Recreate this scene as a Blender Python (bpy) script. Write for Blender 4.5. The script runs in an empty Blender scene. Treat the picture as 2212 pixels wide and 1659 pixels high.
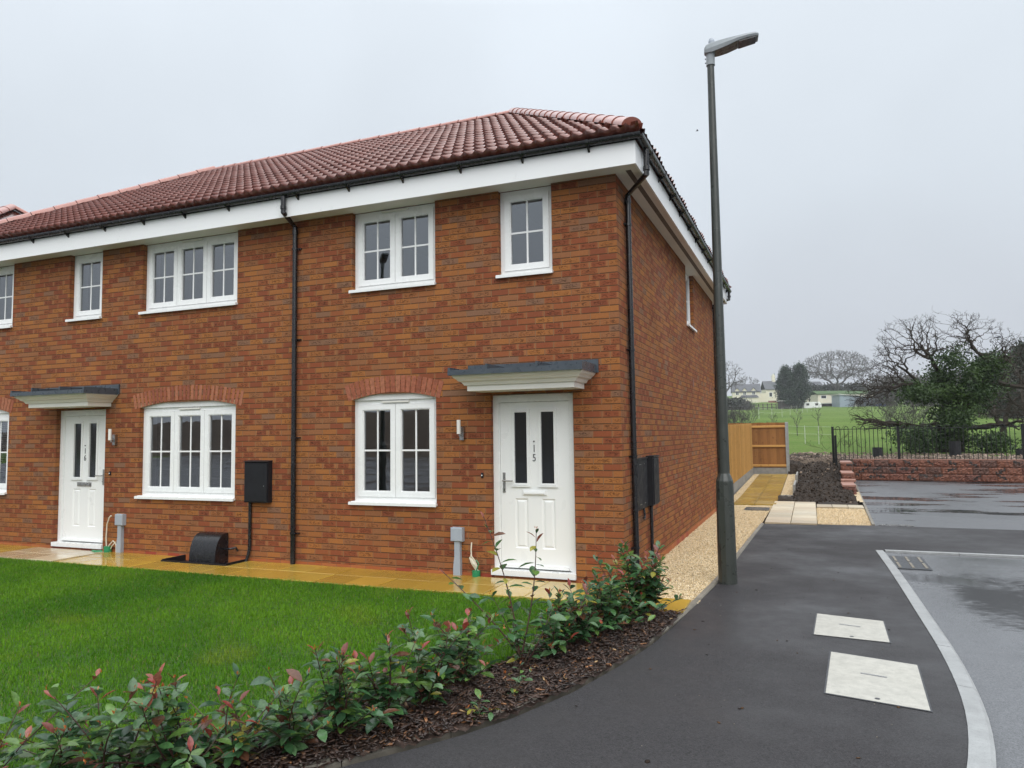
import bpy, bmesh, math, random
import numpy as np
from mathutils import Vector, Matrix, noise as mnoise

rng = random.Random(7)
nr = np.random.default_rng(7)
SC = bpy.context.scene
COL = SC.collection

# ---------------------------------------------------------------- camera
FPX, IW, IH = 1574.94, 2212.0, 1659.0
YAW, PITCH, ROLL = -0.386091, 0.0695116, -0.0133158
CAM = np.array([1.95363, -8.0451, 1.62172])
def cam_axes():
    cy, sy, cp, sp = math.cos(YAW), math.sin(YAW), math.cos(PITCH), math.sin(PITCH)
    f = np.array([sy*cp, cy*cp, sp]); r = np.array([cy, -sy, 0.0]); u = np.cross(r, f)
    c, s = math.cos(ROLL), math.sin(ROLL)
    return c*r + s*u, -s*r + c*u, f
CR, CU, CF = cam_axes()
camd = bpy.data.cameras.new('camera'); cam = bpy.data.objects.new('camera', camd); COL.objects.link(cam)
camd.sensor_fit = 'HORIZONTAL'; camd.sensor_width = 36.0; camd.lens = 36.0*FPX/IW
camd.clip_start = 0.05; camd.clip_end = 6000
M = Matrix(((CR[0], CU[0], -CF[0], CAM[0]), (CR[1], CU[1], -CF[1], CAM[1]), (CR[2], CU[2], -CF[2], CAM[2]), (0, 0, 0, 1)))
cam.matrix_world = M
SC.camera = cam

def at(px, py, d):          # a world point d metres deep behind photo position px, py
    q = CF + (px-IW/2)/FPX*CR - (py-IH/2)/FPX*CU
    return Vector(CAM + q*d)

# ---------------------------------------------------------------- world, sun, exposure
SUN_EL, SUN_AZ = math.radians(40), math.radians(150)     # azimuth clockwise from +Y
world = bpy.data.worlds.new('World'); SC.world = world; world.use_nodes = True
wt = world.node_tree; wt.nodes.clear()
def wn(t, **k):
    n = wt.nodes.new(t)
    for a, b in k.items(): setattr(n, a, b)
    return n
w_out = wn('ShaderNodeOutputWorld'); w_bg = wn('ShaderNodeBackground'); w_bg.inputs['Strength'].default_value = 0.1
sky = wn('ShaderNodeTexSky', sky_type='NISHITA', sun_disc=False, sun_elevation=SUN_EL, sun_rotation=SUN_AZ, air_density=1.0, dust_density=4.0)
w_tc = wn('ShaderNodeTexCoord'); w_sep = wn('ShaderNodeSeparateXYZ')
wt.links.new(w_tc.outputs['Generated'], w_sep.inputs[0])
w_ramp = wn('ShaderNodeValToRGB'); wt.links.new(w_sep.outputs['Z'], w_ramp.inputs[0])
cr = w_ramp.color_ramp
SKYSTOPS = [(0.0, (.51, .545, .605)), (.12, (.55, .59, .65)), (.30, (.635, .695, .76)), (.52, (.71, .775, .845)), (.72, (1.6, 1.68, 1.76)), (1.0, (2.5, 2.58, 2.66))]
cr.elements[0].position, cr.elements[0].color = 0.0, (*SKYSTOPS[0][1], 1)
cr.elements[1].position, cr.elements[1].color = 1.0, (*SKYSTOPS[-1][1], 1)
for ps, c in SKYSTOPS[1:-1]:
    e = cr.elements.new(ps); e.color = (*c, 1)
w_no = wn('ShaderNodeTexNoise'); w_no.inputs['Scale'].default_value = 2.2; w_no.inputs['Detail'].default_value = 3
wt.links.new(w_tc.outputs['Generated'], w_no.inputs['Vector'])
w_mr = wn('ShaderNodeMapRange'); w_mr.inputs['From Min'].default_value = .3; w_mr.inputs['From Max'].default_value = .7
w_mr.inputs['To Min'].default_value = 9.2; w_mr.inputs['To Max'].default_value = 10.5
wt.links.new(w_no.outputs['Fac'], w_mr.inputs['Value'])
w_sc = wn('ShaderNodeVectorMath', operation='SCALE')
wt.links.new(w_ramp.outputs['Color'], w_sc.inputs[0]); wt.links.new(w_mr.outputs[0], w_sc.inputs['Scale'])
w_hs = wn('ShaderNodeHueSaturation'); w_hs.inputs['Saturation'].default_value = .25
wt.links.new(sky.outputs['Color'], w_hs.inputs['Color'])
w_mx = wn('ShaderNodeMix', data_type='RGBA'); w_mx.inputs['Factor'].default_value = .94
wt.links.new(w_hs.outputs['Color'], w_mx.inputs['A']); wt.links.new(w_sc.outputs[0], w_mx.inputs['B'])
wt.links.new(w_mx.outputs['Result'], w_bg.inputs['Color']); wt.links.new(w_bg.outputs[0], w_out.inputs[0])

sund = bpy.data.lights.new('sun', 'SUN'); sund.energy = 1.5; sund.angle = math.radians(60); sund.color = (1, .97, .93)
sun = bpy.data.objects.new('sun', sund); COL.objects.link(sun)
sd = Vector((math.sin(SUN_AZ)*math.cos(SUN_EL), math.cos(SUN_AZ)*math.cos(SUN_EL), math.sin(SUN_EL)))
sun.rotation_euler = sd.to_track_quat('Z', 'Y').to_euler()
sun.location = (0, -20, 30)

SC.view_settings.view_transform = 'Standard'; SC.view_settings.look = 'None'
SC.view_settings.gamma = 1; SC.view_settings.exposure = 0.22; SC.view_settings.use_curve_mapping = False
SC.render.engine = 'CYCLES'
SC.cycles.use_denoising = True
SC.cycles.max_bounces = 8; SC.cycles.transparent_max_bounces = 12; SC.cycles.volume_bounces = 0
SC.cycles.sample_clamp_indirect = 6

# ---------------------------------------------------------------- material helpers
class NT:
    def __init__(s, name):
        s.mat = bpy.data.materials.new(name); s.mat.use_nodes = True
        s.t = s.mat.node_tree; s.t.nodes.clear()
        s.out = s.t.nodes.new('ShaderNodeOutputMaterial')
    def n(s, t, **k):
        x = s.t.nodes.new(t)
        for a, b in k.items(): setattr(x, a, b)
        return x
    def set(s, sock, v):
        if v is None: return
        if isinstance(v, bpy.types.NodeSocket): s.t.links.new(v, sock)
        elif isinstance(v, tuple) and len(v) == 3 and sock.type == 'RGBA': sock.default_value = (*v, 1)
        else: sock.default_value = v
    def m(s, op, a, b=None, c=None):
        x = s.n('ShaderNodeMath', operation=op)
        s.set(x.inputs[0], a); s.set(x.inputs[1], b)
        if c is not None: s.set(x.inputs[2], c)
        return x.outputs[0]
    def mix(s, f, a, b):
        x = s.n('ShaderNodeMix', data_type='RGBA'); s.set(x.inputs['Factor'], f); s.set(x.inputs['A'], a); s.set(x.inputs['B'], b)
        return x.outputs['Result']
    def pos(s): return s.n('ShaderNodeNewGeometry').outputs['Position']
    def obj(s): return s.n('ShaderNodeTexCoord').outputs['Object']
    def scale(s, v, xyz):
        x = s.n('ShaderNodeMapping'); s.set(x.inputs['Vector'], v); x.inputs['Scale'].default_value = xyz
        return x.outputs[0]
    def noise(s, v, scale, detail=3, rough=.5, out='Fac'):
        x = s.n('ShaderNodeTexNoise'); s.set(x.inputs['Vector'], v); x.inputs['Scale'].default_value = scale
        x.inputs['Detail'].default_value = detail; x.inputs['Roughness'].default_value = rough
        return x.outputs[out]
    def vor(s, v, scale, out='Distance', feature='F1'):
        x = s.n('ShaderNodeTexVoronoi', feature=feature); s.set(x.inputs['Vector'], v); x.inputs['Scale'].default_value = scale
        return x.outputs[out]
    def ramp(s, f, stops, interp='LINEAR'):
        x = s.n('ShaderNodeValToRGB'); s.set(x.inputs[0], f); r = x.color_ramp; r.interpolation = interp
        r.elements[0].position = stops[0][0]; r.elements[1].position = stops[-1][0]
        cols = [c if isinstance(c, tuple) else (c, c, c) for _, c in stops]
        r.elements[0].color = (*cols[0], 1); r.elements[1].color = (*cols[-1], 1)
        for (p, _), c in list(zip(stops, cols))[1:-1]:
            e = r.elements.new(p); e.color = (*c, 1)
        return x.outputs['Color']
    def rng(s, v, a, b, c=0.0, d=1.0):
        x = s.n('ShaderNodeMapRange'); s.set(x.inputs['Value'], v)
        for i, q in zip(('From Min', 'From Max', 'To Min', 'To Max'), (a, b, c, d)): s.set(x.inputs[i], q)
        return x.outputs[0]
    def bump(s, h, strength=.5, dist=.01, normal=None):
        x = s.n('ShaderNodeBump'); s.set(x.inputs['Height'], h); s.set(x.inputs['Strength'], strength); x.inputs['Distance'].default_value = dist
        if normal is not None: s.set(x.inputs['Normal'], normal)
        return x.outputs[0]
    def attr(s, name, out='Color'):
        x = s.n('ShaderNodeAttribute'); x.attribute_name = name; return x.outputs[out]
    def pbr(s, col, rough=.5, normal=None, spec=.5, metal=0.0, trans=None, coat=None):
        b = s.n('ShaderNodeBsdfPrincipled')
        s.set(b.inputs['Base Color'], col); s.set(b.inputs['Roughness'], rough); s.set(b.inputs['Specular IOR Level'], spec)
        s.set(b.inputs['Metallic'], metal)
        if normal is not None: s.set(b.inputs['Normal'], normal)
        if trans is not None: s.set(b.inputs['Transmission Weight'], trans)
        if coat is not None: s.set(b.inputs['Coat Weight'], coat)
        s.t.links.new(b.outputs[0], s.out.inputs[0]); return s.mat

def simple(name, col, rough=.5, var=.06, nscale=6.0, spec=.5, bump=0.0, bscale=60., metal=0.0, rvar=.1, coat=None):
    k = NT(name); p = k.obj()
    n = k.noise(p, nscale, 4)
    c = k.mix(n, tuple(max(0, x*(1-var*2)) for x in col), tuple(min(1, x*(1+var*2)) for x in col))
    r = k.rng(k.noise(p, nscale*1.7, 3), .3, .7, max(.02, rough-rvar), min(1, rough+rvar))
    nm = k.bump(k.noise(p, bscale, 3), bump, .004) if bump else None
    return k.pbr(c, r, nm, spec, metal, coat=coat)

# --- brick
def brick_mat(name):
    k = NT(name); p = k.obj()
    sp = k.n('ShaderNodeSeparateXYZ'); k.set(sp.inputs[0], p)
    wob = k.noise(p, 9, 2)
    u0 = k.m('ADD', k.m('ADD', sp.outputs['X'], sp.outputs['Y']), k.m('MULTIPLY', k.m('SUBTRACT', wob, .5), .006))
    v0 = k.m('ADD', sp.outputs['Z'], k.m('MULTIPLY', k.m('SUBTRACT', k.noise(p, 5, 2), .5), .009))
    v = k.m('DIVIDE', v0, .075); row = k.m('FLOOR', v); fv = k.m('FRACT', v)
    u = k.m('ADD', k.m('DIVIDE', u0, .225), k.m('MULTIPLY', k.m('MODULO', k.m('ADD', row, 200.), 2.), .5))
    col = k.m('FLOOR', u); fu = k.m('FRACT', u)
    cb = k.n('ShaderNodeCombineXYZ'); k.set(cb.inputs[0], col); k.set(cb.inputs[1], row)
    w = k.n('ShaderNodeTexWhiteNoise', noise_dimensions='3D'); k.set(w.inputs['Vector'], cb.outputs[0])
    r1 = w.outputs['Value']
    ws = k.n('ShaderNodeSeparateColor'); k.set(ws.inputs[0], w.outputs['Color'])
    r2, r3 = ws.outputs[1], ws.outputs[2]
    base = k.ramp(r1, [(0, (0.270, 0.074, 0.034)), (.17, (0.234, 0.065, 0.033)), (.31, (0.287, 0.089, 0.037)), (.45, (0.341, 0.130, 0.042)), (.60, (0.371, 0.144, 0.043)), (.71, (0.308, 0.118, 0.046)), (.84, (0.274, 0.116, 0.054)), (.945, (0.215, 0.119, 0.077))], 'CONSTANT')
    fine = k.noise(p, 45, 4, .6)
    buff = k.mix(r2, (.33, .128, .047), (.37, .155, .064))
    ragged = k.m('ADD', k.m('ABSOLUTE', k.m('SUBTRACT', fu, .5)), k.m('MULTIPLY', k.m('SUBTRACT', k.noise(p, 28, 2), .5), .14))
    isred = k.m('LESS_THAN', r1, .46)
    endm = k.m('MULTIPLY', k.rng(ragged, k.m('ADD', .30, k.m('MULTIPLY', r3, .14)), k.m('ADD', .36, k.m('MULTIPLY', r3, .16))), k.m('MULTIPLY', isred, k.rng(r2, 0., 1., .25, .95)))
    c = k.mix(endm, base, buff); c = k.mix(.12, c, k.mix(ws.outputs[0], (.20, .075, .034), (.40, .16, .06)))
    c = k.mix(k.rng(fine, .3, .75, 0., .55), c, k.mix(.5, c, (.11, .05, .022)))
    # creases
    sc = k.scale(p, (9, 9, 30))
    cre = k.m('ABSOLUTE', k.m('SUBTRACT', k.noise(sc, 1.6, 2, .5), .5))
    crm = k.m('MULTIPLY', k.rng(cre, .0, .034, 1., 0.), k.m('GREATER_THAN', r2, .42))
    mid = k.m('MULTIPLY', k.rng(k.m('ABSOLUTE', k.m('SUBTRACT', fu, .5)), .30, .42, 1., 0.), k.rng(k.m('ABSOLUTE', k.m('SUBTRACT', fv, .55)), .22, .34, 1., 0.))
    crm = k.m('MULTIPLY', crm, mid)
    c = k.mix(k.m('MULTIPLY', crm, .8), c, (.045, .02, .015))
    mort_n = k.m('MULTIPLY', k.m('SUBTRACT', k.noise(p, 60, 2), .5), .05)
    mh = k.m('LESS_THAN', k.m('ADD', fv, mort_n), .155)
    mv = k.m('LESS_THAN', k.m('ADD', fu, k.m('MULTIPLY', mort_n, .4)), .043)
    mort = k.m('MAXIMUM', mh, mv)
    lowf = k.noise(p, .9, 3)
    mcol = k.mix(mv, k.mix(fine, (.075, .037, .018), (.12, .062, .032)), (.235, .125, .066))  # bed joints darker than upright ones: shadow under each brick painted into the mortar
    c = k.mix(mort, c, mcol)
    c = k.mix(k.rng(lowf, .35, .7, 0., .28), c, k.mix(.5, c, (.10, .05, .025)))
    h = k.m('SUBTRACT', k.m('MULTIPLY', fine, .35), k.m('ADD', k.m('MULTIPLY', mort, 1.0), k.m('MULTIPLY', crm, .8)))
    # the bump adds joint relief to the shadow already painted in mcol
    return k.pbr(c, k.rng(lowf, .3, .7, .7, .88), k.bump(h, .75, .008), .12)

def plinth_mat(name):
    k = NT(name); p = k.obj()
    sp = k.n('ShaderNodeSeparateXYZ'); k.set(sp.inputs[0], p)
    u = k.m('DIVIDE', k.m('ADD', sp.outputs['X'], sp.outputs['Y']), .225); fu = k.m('FRACT', u)
    w = k.n('ShaderNodeTexWhiteNoise', noise_dimensions='1D'); k.set(w.inputs['W'], k.m('FLOOR', u))
    c = k.ramp(w.outputs['Value'], [(0, (.40, .11, .035)), (.5, (.44, .14, .045)), (.82, (.33, .05, .03))], 'CONSTANT')
    c = k.mix(k.noise(p, 30, 3), c, k.mix(.4, c, (.2, .08, .03)))
    j = k.m('LESS_THAN', fu, .035)
    return k.pbr(k.mix(j, c, (.2, .11, .06)), .6, k.bump(j, -.6, .006), .3)

def tile_mat(name):
    k = NT(name); p = k.obj(); n = k.noise(p, 1.4, 4)
    a = k.attr('Col')
    c = k.mix(n, (.15, .04, .026), (.19, .052, .034))
    c = k.mix(.5, c, a)
    c = k.mix(k.rng(k.noise(p, 35, 3), .4, .8, 0, .4), c, (.11, .035, .026))
    return k.pbr(c, k.rng(k.noise(p, 5, 3), .3, .7, .2, .36), k.bump(k.noise(p, 90, 2), .08, .003), .6, coat=.4)

def asphalt(name, col, rlo, rhi, puddle=None, bump=.35, patch=.8, film=(.5, 1.)):
    """asphalt under a film of water: rough stones below, a coat whose gloss comes and goes in patches"""
    k = NT(name); p = k.pos()
    g = k.noise(p, 170, 2, .7); v = k.vor(p, 130)
    n1 = k.noise(p, patch, 5, .6); n3 = k.noise(p, patch*5, 4, .6)
    g2 = k.m('ADD', k.m('MULTIPLY', k.noise(p, 75, 3, .7), .55), k.m('MULTIPLY', k.noise(p, 42, 2, .7), .45))
    c = k.mix(k.rng(k.m('ADD', k.m('MULTIPLY', g, .5), k.m('MULTIPLY', g2, .5)), .38, .62), tuple(x*.25 for x in col), tuple(x*2.0 for x in col))
    c = k.mix(k.rng(k.vor(p, 150, 'Color'), .35, 1., 0., .55), c, tuple(x*3.2 for x in col))
    c = k.mix(k.rng(n1, .35, .7, 0, .35), c, tuple(x*.6 for x in col))
    c = k.mix(k.rng(n3, .5, .75, 0, .25), c, tuple(x*1.5 for x in col))
    wet = k.m('ADD', n1, k.m('MULTIPLY', k.m('SUBTRACT', n3, .5), .25))
    r = k.rng(wet, .36, .64, rhi, rlo); cw = k.rng(wet, .36, .62, film[0], film[1])
    h = k.m('ADD', k.m('ADD', k.m('MULTIPLY', g, .5), v), k.m('MULTIPLY', g2, .8))
    cb = k.m('MULTIPLY', g, .5)
    cbs = .05
    if puddle and len(puddle) > 5:          # ragged ellipses with a darker base colour and a weaker coat
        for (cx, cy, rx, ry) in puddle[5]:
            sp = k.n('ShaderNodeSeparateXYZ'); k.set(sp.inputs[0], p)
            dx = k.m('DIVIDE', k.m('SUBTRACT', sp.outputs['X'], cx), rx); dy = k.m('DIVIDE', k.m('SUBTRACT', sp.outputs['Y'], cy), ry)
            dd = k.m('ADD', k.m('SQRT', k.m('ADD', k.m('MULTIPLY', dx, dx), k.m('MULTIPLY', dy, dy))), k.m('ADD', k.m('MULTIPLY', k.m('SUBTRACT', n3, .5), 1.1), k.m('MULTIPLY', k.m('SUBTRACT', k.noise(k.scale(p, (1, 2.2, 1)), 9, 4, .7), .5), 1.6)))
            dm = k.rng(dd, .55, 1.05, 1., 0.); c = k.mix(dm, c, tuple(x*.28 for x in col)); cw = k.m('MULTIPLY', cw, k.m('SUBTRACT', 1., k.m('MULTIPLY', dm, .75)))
    if puddle:
        n2 = k.noise(k.scale(p, (puddle[2], 1, 1)), puddle[0], 4, .55)
        n2 = k.m('ADD', n2, k.m('MULTIPLY', k.m('SUBTRACT', k.noise(p, 14, 2), .5), .07))
        m = k.rng(n2, puddle[1], puddle[1]+.06)
        r = k.m('ADD', k.m('MULTIPLY', r, k.m('SUBTRACT', 1., m)), k.m('MULTIPLY', m, puddle[3]))
        cw = k.m('MAXIMUM', cw, m); cbs = k.rng(m, 0, 1, puddle[4], .014)
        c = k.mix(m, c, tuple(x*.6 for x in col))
    k.pbr(c, .75, k.bump(h, bump, .006), .3)
    b = k.out.inputs[0].links[0].from_node
    k.set(b.inputs['Coat Weight'], cw); k.set(b.inputs['Coat Roughness'], r); b.inputs['Coat IOR'].default_value = 1.5 if puddle else 1.33
    k.set(b.inputs['Coat Normal'], k.bump(cb, cbs, .006))
    return k.mat

def attr_mat(name, rough=.5, spec=.5, bump=.0, bscale=80, var=.3, coat=None, sat=None):
    k = NT(name); p = k.pos(); a = k.attr('Col')
    n = k.noise(p, 22, 3)
    hs = k.n('ShaderNodeHueSaturation'); k.set(hs.inputs['Color'], a); k.set(hs.inputs['Value'], k.rng(n, .3, .7, 1-var, 1+var))
    nm = k.bump(k.noise(p, bscale, 3), bump, .004) if bump else None
    return k.pbr(hs.outputs[0], rough, nm, spec, coat=coat)

def leaf_mat(name, rough=.3, spec=.6, trl=.25):
    k = NT(name); p = k.pos(); a = k.attr('Col')
    n = k.noise(p, 60, 3)
    hs = k.n('ShaderNodeHueSaturation'); k.set(hs.inputs['Color'], a); k.set(hs.inputs['Value'], k.rng(n, .3, .7, .75, 1.25))
    b = k.n('ShaderNodeBsdfPrincipled'); k.set(b.inputs['Base Color'], hs.outputs[0]); b.inputs['Roughness'].default_value = rough
    b.inputs['Specular IOR Level'].default_value = spec
    t = k.n('ShaderNodeBsdfTranslucent'); k.set(t.inputs['Color'], hs.outputs[0])
    mx = k.n('ShaderNodeMixShader'); mx.inputs[0].default_value = trl
    k.t.links.new(b.outputs[0], mx.inputs[1]); k.t.links.new(t.outputs[0], mx.inputs[2]); k.t.links.new(mx.outputs[0], k.out.inputs[0])
    return k.mat

def glass_mat(name, tint=(.8, .83, .82), ior=1.9, rough=0.0, see=1.0):
    k = NT(name)
    fr = k.n('ShaderNodeFresnel'); fr.inputs['IOR'].default_value = ior
    wv = k.bump(k.noise(k.obj(), 2.2, 2), .03, .02)
    g = k.n('ShaderNodeBsdfGlossy'); g.inputs['Roughness'].default_value = rough; g.inputs['Color'].default_value = (.93, .96, 1, 1); k.set(g.inputs['Normal'], wv)
    t = k.n('ShaderNodeBsdfTransparent'); t.inputs['Color'].default_value = (*tint, 1)
    d = k.n('ShaderNodeBsdfDiffuse'); d.inputs['Color'].default_value = (.02, .022, .025, 1)
    m0 = k.n('ShaderNodeMixShader'); m0.inputs[0].default_value = see
    k.t.links.new(d.outputs[0], m0.inputs[1]); k.t.links.new(t.outputs[0], m0.inputs[2])
    mx = k.n('ShaderNodeMixShader'); k.t.links.new(fr.outputs[0], mx.inputs[0]); k.t.links.new(m0.outputs[0], mx.inputs[1]); k.t.links.new(g.outputs[0], mx.inputs[2])
    k.t.links.new(mx.outputs[0], k.out.inputs[0]); return k.mat

def wood_mat(name, c1, c2, rough=.6):
    k = NT(name); p = k.obj(); a = k.attr('Col')
    g = k.noise(k.scale(p, (14, 14, 1.2)), 3, 4, .6)
    c = k.mix(k.rng(g, .3, .7), c1, c2); c = k.mix(.5, c, a)
    sp = k.vor(k.scale(p, (6, 6, 3)), 2.2); st = k.noise(p, 7, 4, .65)
    c = k.mix(k.rng(st, .6, .72, 0, .65), c, tuple(x*.25 for x in c1))
    c = k.mix(k.rng(sp, .0, .09, .8, 0), c, tuple(x*.22 for x in c1))
    return k.pbr(c, rough, k.bump(g, .3, .004), .3)

def field_mat(name):
    k = NT(name); p = k.pos(); a = k.attr('soil', 'Fac')
    n = k.noise(p, .12, 5, .6); n2 = k.noise(p, 1.6, 5, .6); n3 = k.noise(p, 9, 3, .6)
    g = k.mix(k.rng(n, .35, .65), (.062, .132, .020), (.128, .212, .042))
    g = k.mix(k.rng(n2, .35, .7, 0, .7), g, (.15, .165, .06))
    g = k.mix(k.rng(n3, .42, .7, 0, .6), g, (.045, .085, .02))
    s = k.mix(k.rng(n2, .3, .7), (.075, .055, .042), (.20, .16, .125))
    s = k.mix(k.rng(n3, .35, .7, 0, .8), s, (.05, .036, .027))
    f = k.rng(k.m('ADD', a, k.m('MULTIPLY', k.m('SUBTRACT', n2, .5), .6)), .4, .6)
    return k.pbr(k.mix(f, g, s), .85, k.bump(n3, .8, .12), .06)

def soil_mat(name, c1, c2, c3, spec=.35):
    k = NT(name); p = k.pos(); n = k.noise(p, 2.5, 5, .65); n2 = k.noise(p, 17, 4, .6); v = k.vor(p, 22)
    c = k.mix(k.rng(n, .35, .68), c1, c2); c = k.mix(k.rng(n2, .5, .75, 0, .7), c, c3)
    return k.pbr(c, k.rng(n, .3, .7, .45, .8), k.bump(k.m('ADD', n2, v), .9, .03), spec)

def gravel_mat(name):
    k = NT(name); p = k.pos(); v = k.vor(p, 55, 'Color'); d = k.vor(p, 55)
    sp = k.n('ShaderNodeSeparateColor'); k.set(sp.inputs[0], v)
    c = k.ramp(sp.outputs[0], [(0, (.42, .31, .175)), (.4, (.60, .46, .275)), (.8, (.68, .55, .36)), (1, (.72, .63, .46))])
    c = k.mix(k.rng(d, .35, .8, 0, .8), c, (.17, .12, .065))
    return k.pbr(c, .6, k.bump(d, -1., .012), .3)

def concrete(name, col, var=.25, rough=.6, scale=8):
    k = NT(name); p = k.pos(); n = k.noise(p, scale, 5, .6); f = k.noise(p, 150, 2, .7); b = k.noise(p, 1.2, 3)
    c = k.mix(k.rng(n, .3, .7), tuple(x*(1-var) for x in col), tuple(min(.9, x*(1+var*.6)) for x in col))
    c = k.mix(k.rng(f, .52, .75, 0, .5), c, tuple(x*.45 for x in col)); c = k.mix(k.rng(k.noise(p, 38, 4, .7), .56, .72, 0, .45), c, tuple(x*.5 for x in col))
    c = k.mix(k.rng(b, .45, .7, 0, .3), c, tuple(x*.72 for x in col))
    return k.pbr(c, k.rng(b, .3, .7, rough-.2, rough+.12), k.bump(f, .35, .003), .45)

MAT = {}
MAT['brick'] = brick_mat('facing brick')
MAT['plinth'] = plinth_mat('orange plinth brick')
MAT['archbrick'] = attr_mat('arch brick', .7, .3, .5, 90, .25)
MAT['tile'] = tile_mat('red roof tile')
MAT['ridge'] = simple('ridge tile', (.30, .095, .065), .3, .15, 5, .6, rvar=.06, coat=.42)
MAT['white'] = simple('white plastic', (.80, .81, .80), .28, .012, 3)
MAT['fascia'] = simple('white fascia board', (.80, .81, .81), .35, .015, 2)
MAT['soffit'] = simple('soffit board', (.70, .68, .62), .5, .03, 2)
MAT['ventstrip'] = simple('eaves vent', (.10, .08, .065), .6)
MAT['door'] = simple('white door skin', (.80, .81, .80), .36, .012, 3, bump=.05, bscale=120)
MAT['cream'] = simple('cream moulding', (.76, .74, .68), .4, .03, 3)
MAT['leadgrey'] = simple('grey canopy sheet', (.055, .068, .082), .32, .15, 8, .5)
MAT['black'] = simple('black plastic', (.011, .011, .013), .27, .2, 6, .5)
MAT['blackmatt'] = simple('black meter box', (.012, .012, .015), .5, .2, 6, .3)
MAT['steel'] = simple('brushed steel', (.42, .41, .40), .3, .1, 8, metal=1.0)
MAT['numeral'] = simple('dark numeral', (.12, .12, .13), .3, .1, 8, metal=.6)
MAT['grey'] = simple('grey plastic', (.33, .37, .42), .4, .05, 5)
MAT['glass'] = glass_mat('window glass', ior=2.75)
MAT['doorglass'] = glass_mat('obscured door glass', (.5, .5, .5), 1.6, .08, .35)
MAT['plaster'] = simple('white plaster', (.62, .62, .60), .9, .03, 2)
MAT['room'] = simple('room wall', (.40, .40, .38), .9, .03, 2)
MAT['carpet'] = simple('room floor', (.16, .14, .12), .95)
MAT['cable'] = simple('cream cable', (.72, .68, .56), .5)
MAT['green'] = simple('green plastic', (.02, .22, .09), .4)
MAT['wire'] = simple('white blind slat', (.62, .64, .66), .5)
MAT['pavement'] = asphalt('damp pavement asphalt', (.0235, .0225, .024), .30, .6, None, .8, .4, (.0, .72))
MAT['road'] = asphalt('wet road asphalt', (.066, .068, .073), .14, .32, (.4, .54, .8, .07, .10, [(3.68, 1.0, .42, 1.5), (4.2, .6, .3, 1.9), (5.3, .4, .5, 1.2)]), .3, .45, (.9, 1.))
MAT['parking'] = asphalt('wet parking asphalt', (.050, .052, .057), .32, .5, (.9, .515, .35, .03, .42), .3, .5, (.85, 1.))
MAT['kerb'] = concrete('kerb concrete', (.315, .325, .325), .2, .5)
MAT['edging'] = concrete('edging concrete', (.21, .19, .155), .3, .6)
MAT['cover'] = concrete('cover concrete', (.43, .42, .375), .16, .55, 14)
MAT['board'] = concrete('gravel board concrete', (.27, .26, .24), .25, .7)
MAT['slab'] = None
MAT['iron'] = simple('cast iron', (.035, .037, .042), .4, .2, 20, .5, .3)
MAT['lamp'] = simple('olive grey post paint', (.036, .041, .036), .33, .18, 7, .5)
MAT['lamphead'] = simple('light grey lamp casing', (.27, .295, .31), .6, .06, 5, .25)
MAT['lampunder'] = simple('dark lamp underside', (.12, .085, .07), .3, .2, 8)
MAT['gravel'] = gravel_mat('cream gravel')
MAT['stone'] = attr_mat('gravel stone', .6, .3, .3, 120, .2)
MAT['clod'] = attr_mat('earth clod', .9, .1, .5, 60, .3)
MAT['mulchbed'] = soil_mat('mulch bed', (.022, .013, .010), (.04, .022, .015), (.06, .035, .022))
MAT['chip'] = attr_mat('bark chip', .42, .5, .4, 90, .35)
MAT['soil'] = soil_mat('dark topsoil', (.020, .0145, .011), (.042, .031, .024), (.085, .066, .05), .12)
MAT['field'] = field_mat('field grass')
MAT['leaf'] = leaf_mat('glossy leaf', .26, .6, .3)
MAT['stem'] = attr_mat('stem bark', .5, .4)
MAT['grass'] = leaf_mat('lawn blade', .5, .12, .3)
MAT['turf'] = soil_mat('turf base', (.03, .075, .012), (.045, .10, .014), (.02, .05, .010))
MAT['woodlight'] = wood_mat('tan fence boards', (.40, .245, .085), (.52, .34, .13))
MAT['wooddark'] = wood_mat('brown fence boards', (.17, .068, .018), (.27, .12, .034))
MAT['rail'] = wood_mat('fence rail', (.38, .19, .05), (.48, .27, .085))
MAT['post'] = concrete('concrete post', (.26, .27, .27), .2, .6)
MAT['block'] = attr_mat('split faced block', .6, .35, .9, 26, .45)
MAT['blockcap'] = concrete('block top', (.30, .15, .11), .2, .6)
MAT['railing'] = simple('black railing paint', (.008, .009, .010), .5, spec=.25)
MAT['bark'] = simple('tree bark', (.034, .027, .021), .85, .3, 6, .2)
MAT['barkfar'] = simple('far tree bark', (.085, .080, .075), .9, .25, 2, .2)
MAT['ivy'] = leaf_mat('evergreen leaf', .5, .3, .15)
MAT['render'] = simple('cream render', (.66, .62, .50), .8, .03, .5)
MAT['slate'] = simple('dark slate', (.075, .08, .09), .6, .2, 1)
MAT['tin'] = simple('blue grey sheet metal', (.26, .32, .38), .5, .08, .6)
MAT['tinroof'] = simple('pale sheet roof', (.55, .56, .52), .5, .08, .6)
MAT['shed'] = simple('dark timber shed', (.06, .05, .045), .8, .2, 1)
MAT['darkglass'] = simple('dark far window', (.03, .035, .04), .15)
MAT['bluetarp'] = simple('blue tarp', (.06, .10, .30), .5)
MAT['redbrick'] = simple('far red brick', (.22, .10, .08), .8, .2, 2)
MAT['bird'] = simple('grey feathers', (.10, .11, .13), .8)
MAT['whitepost'] = simple('white tape post', (.55, .56, .52), .6)

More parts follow.
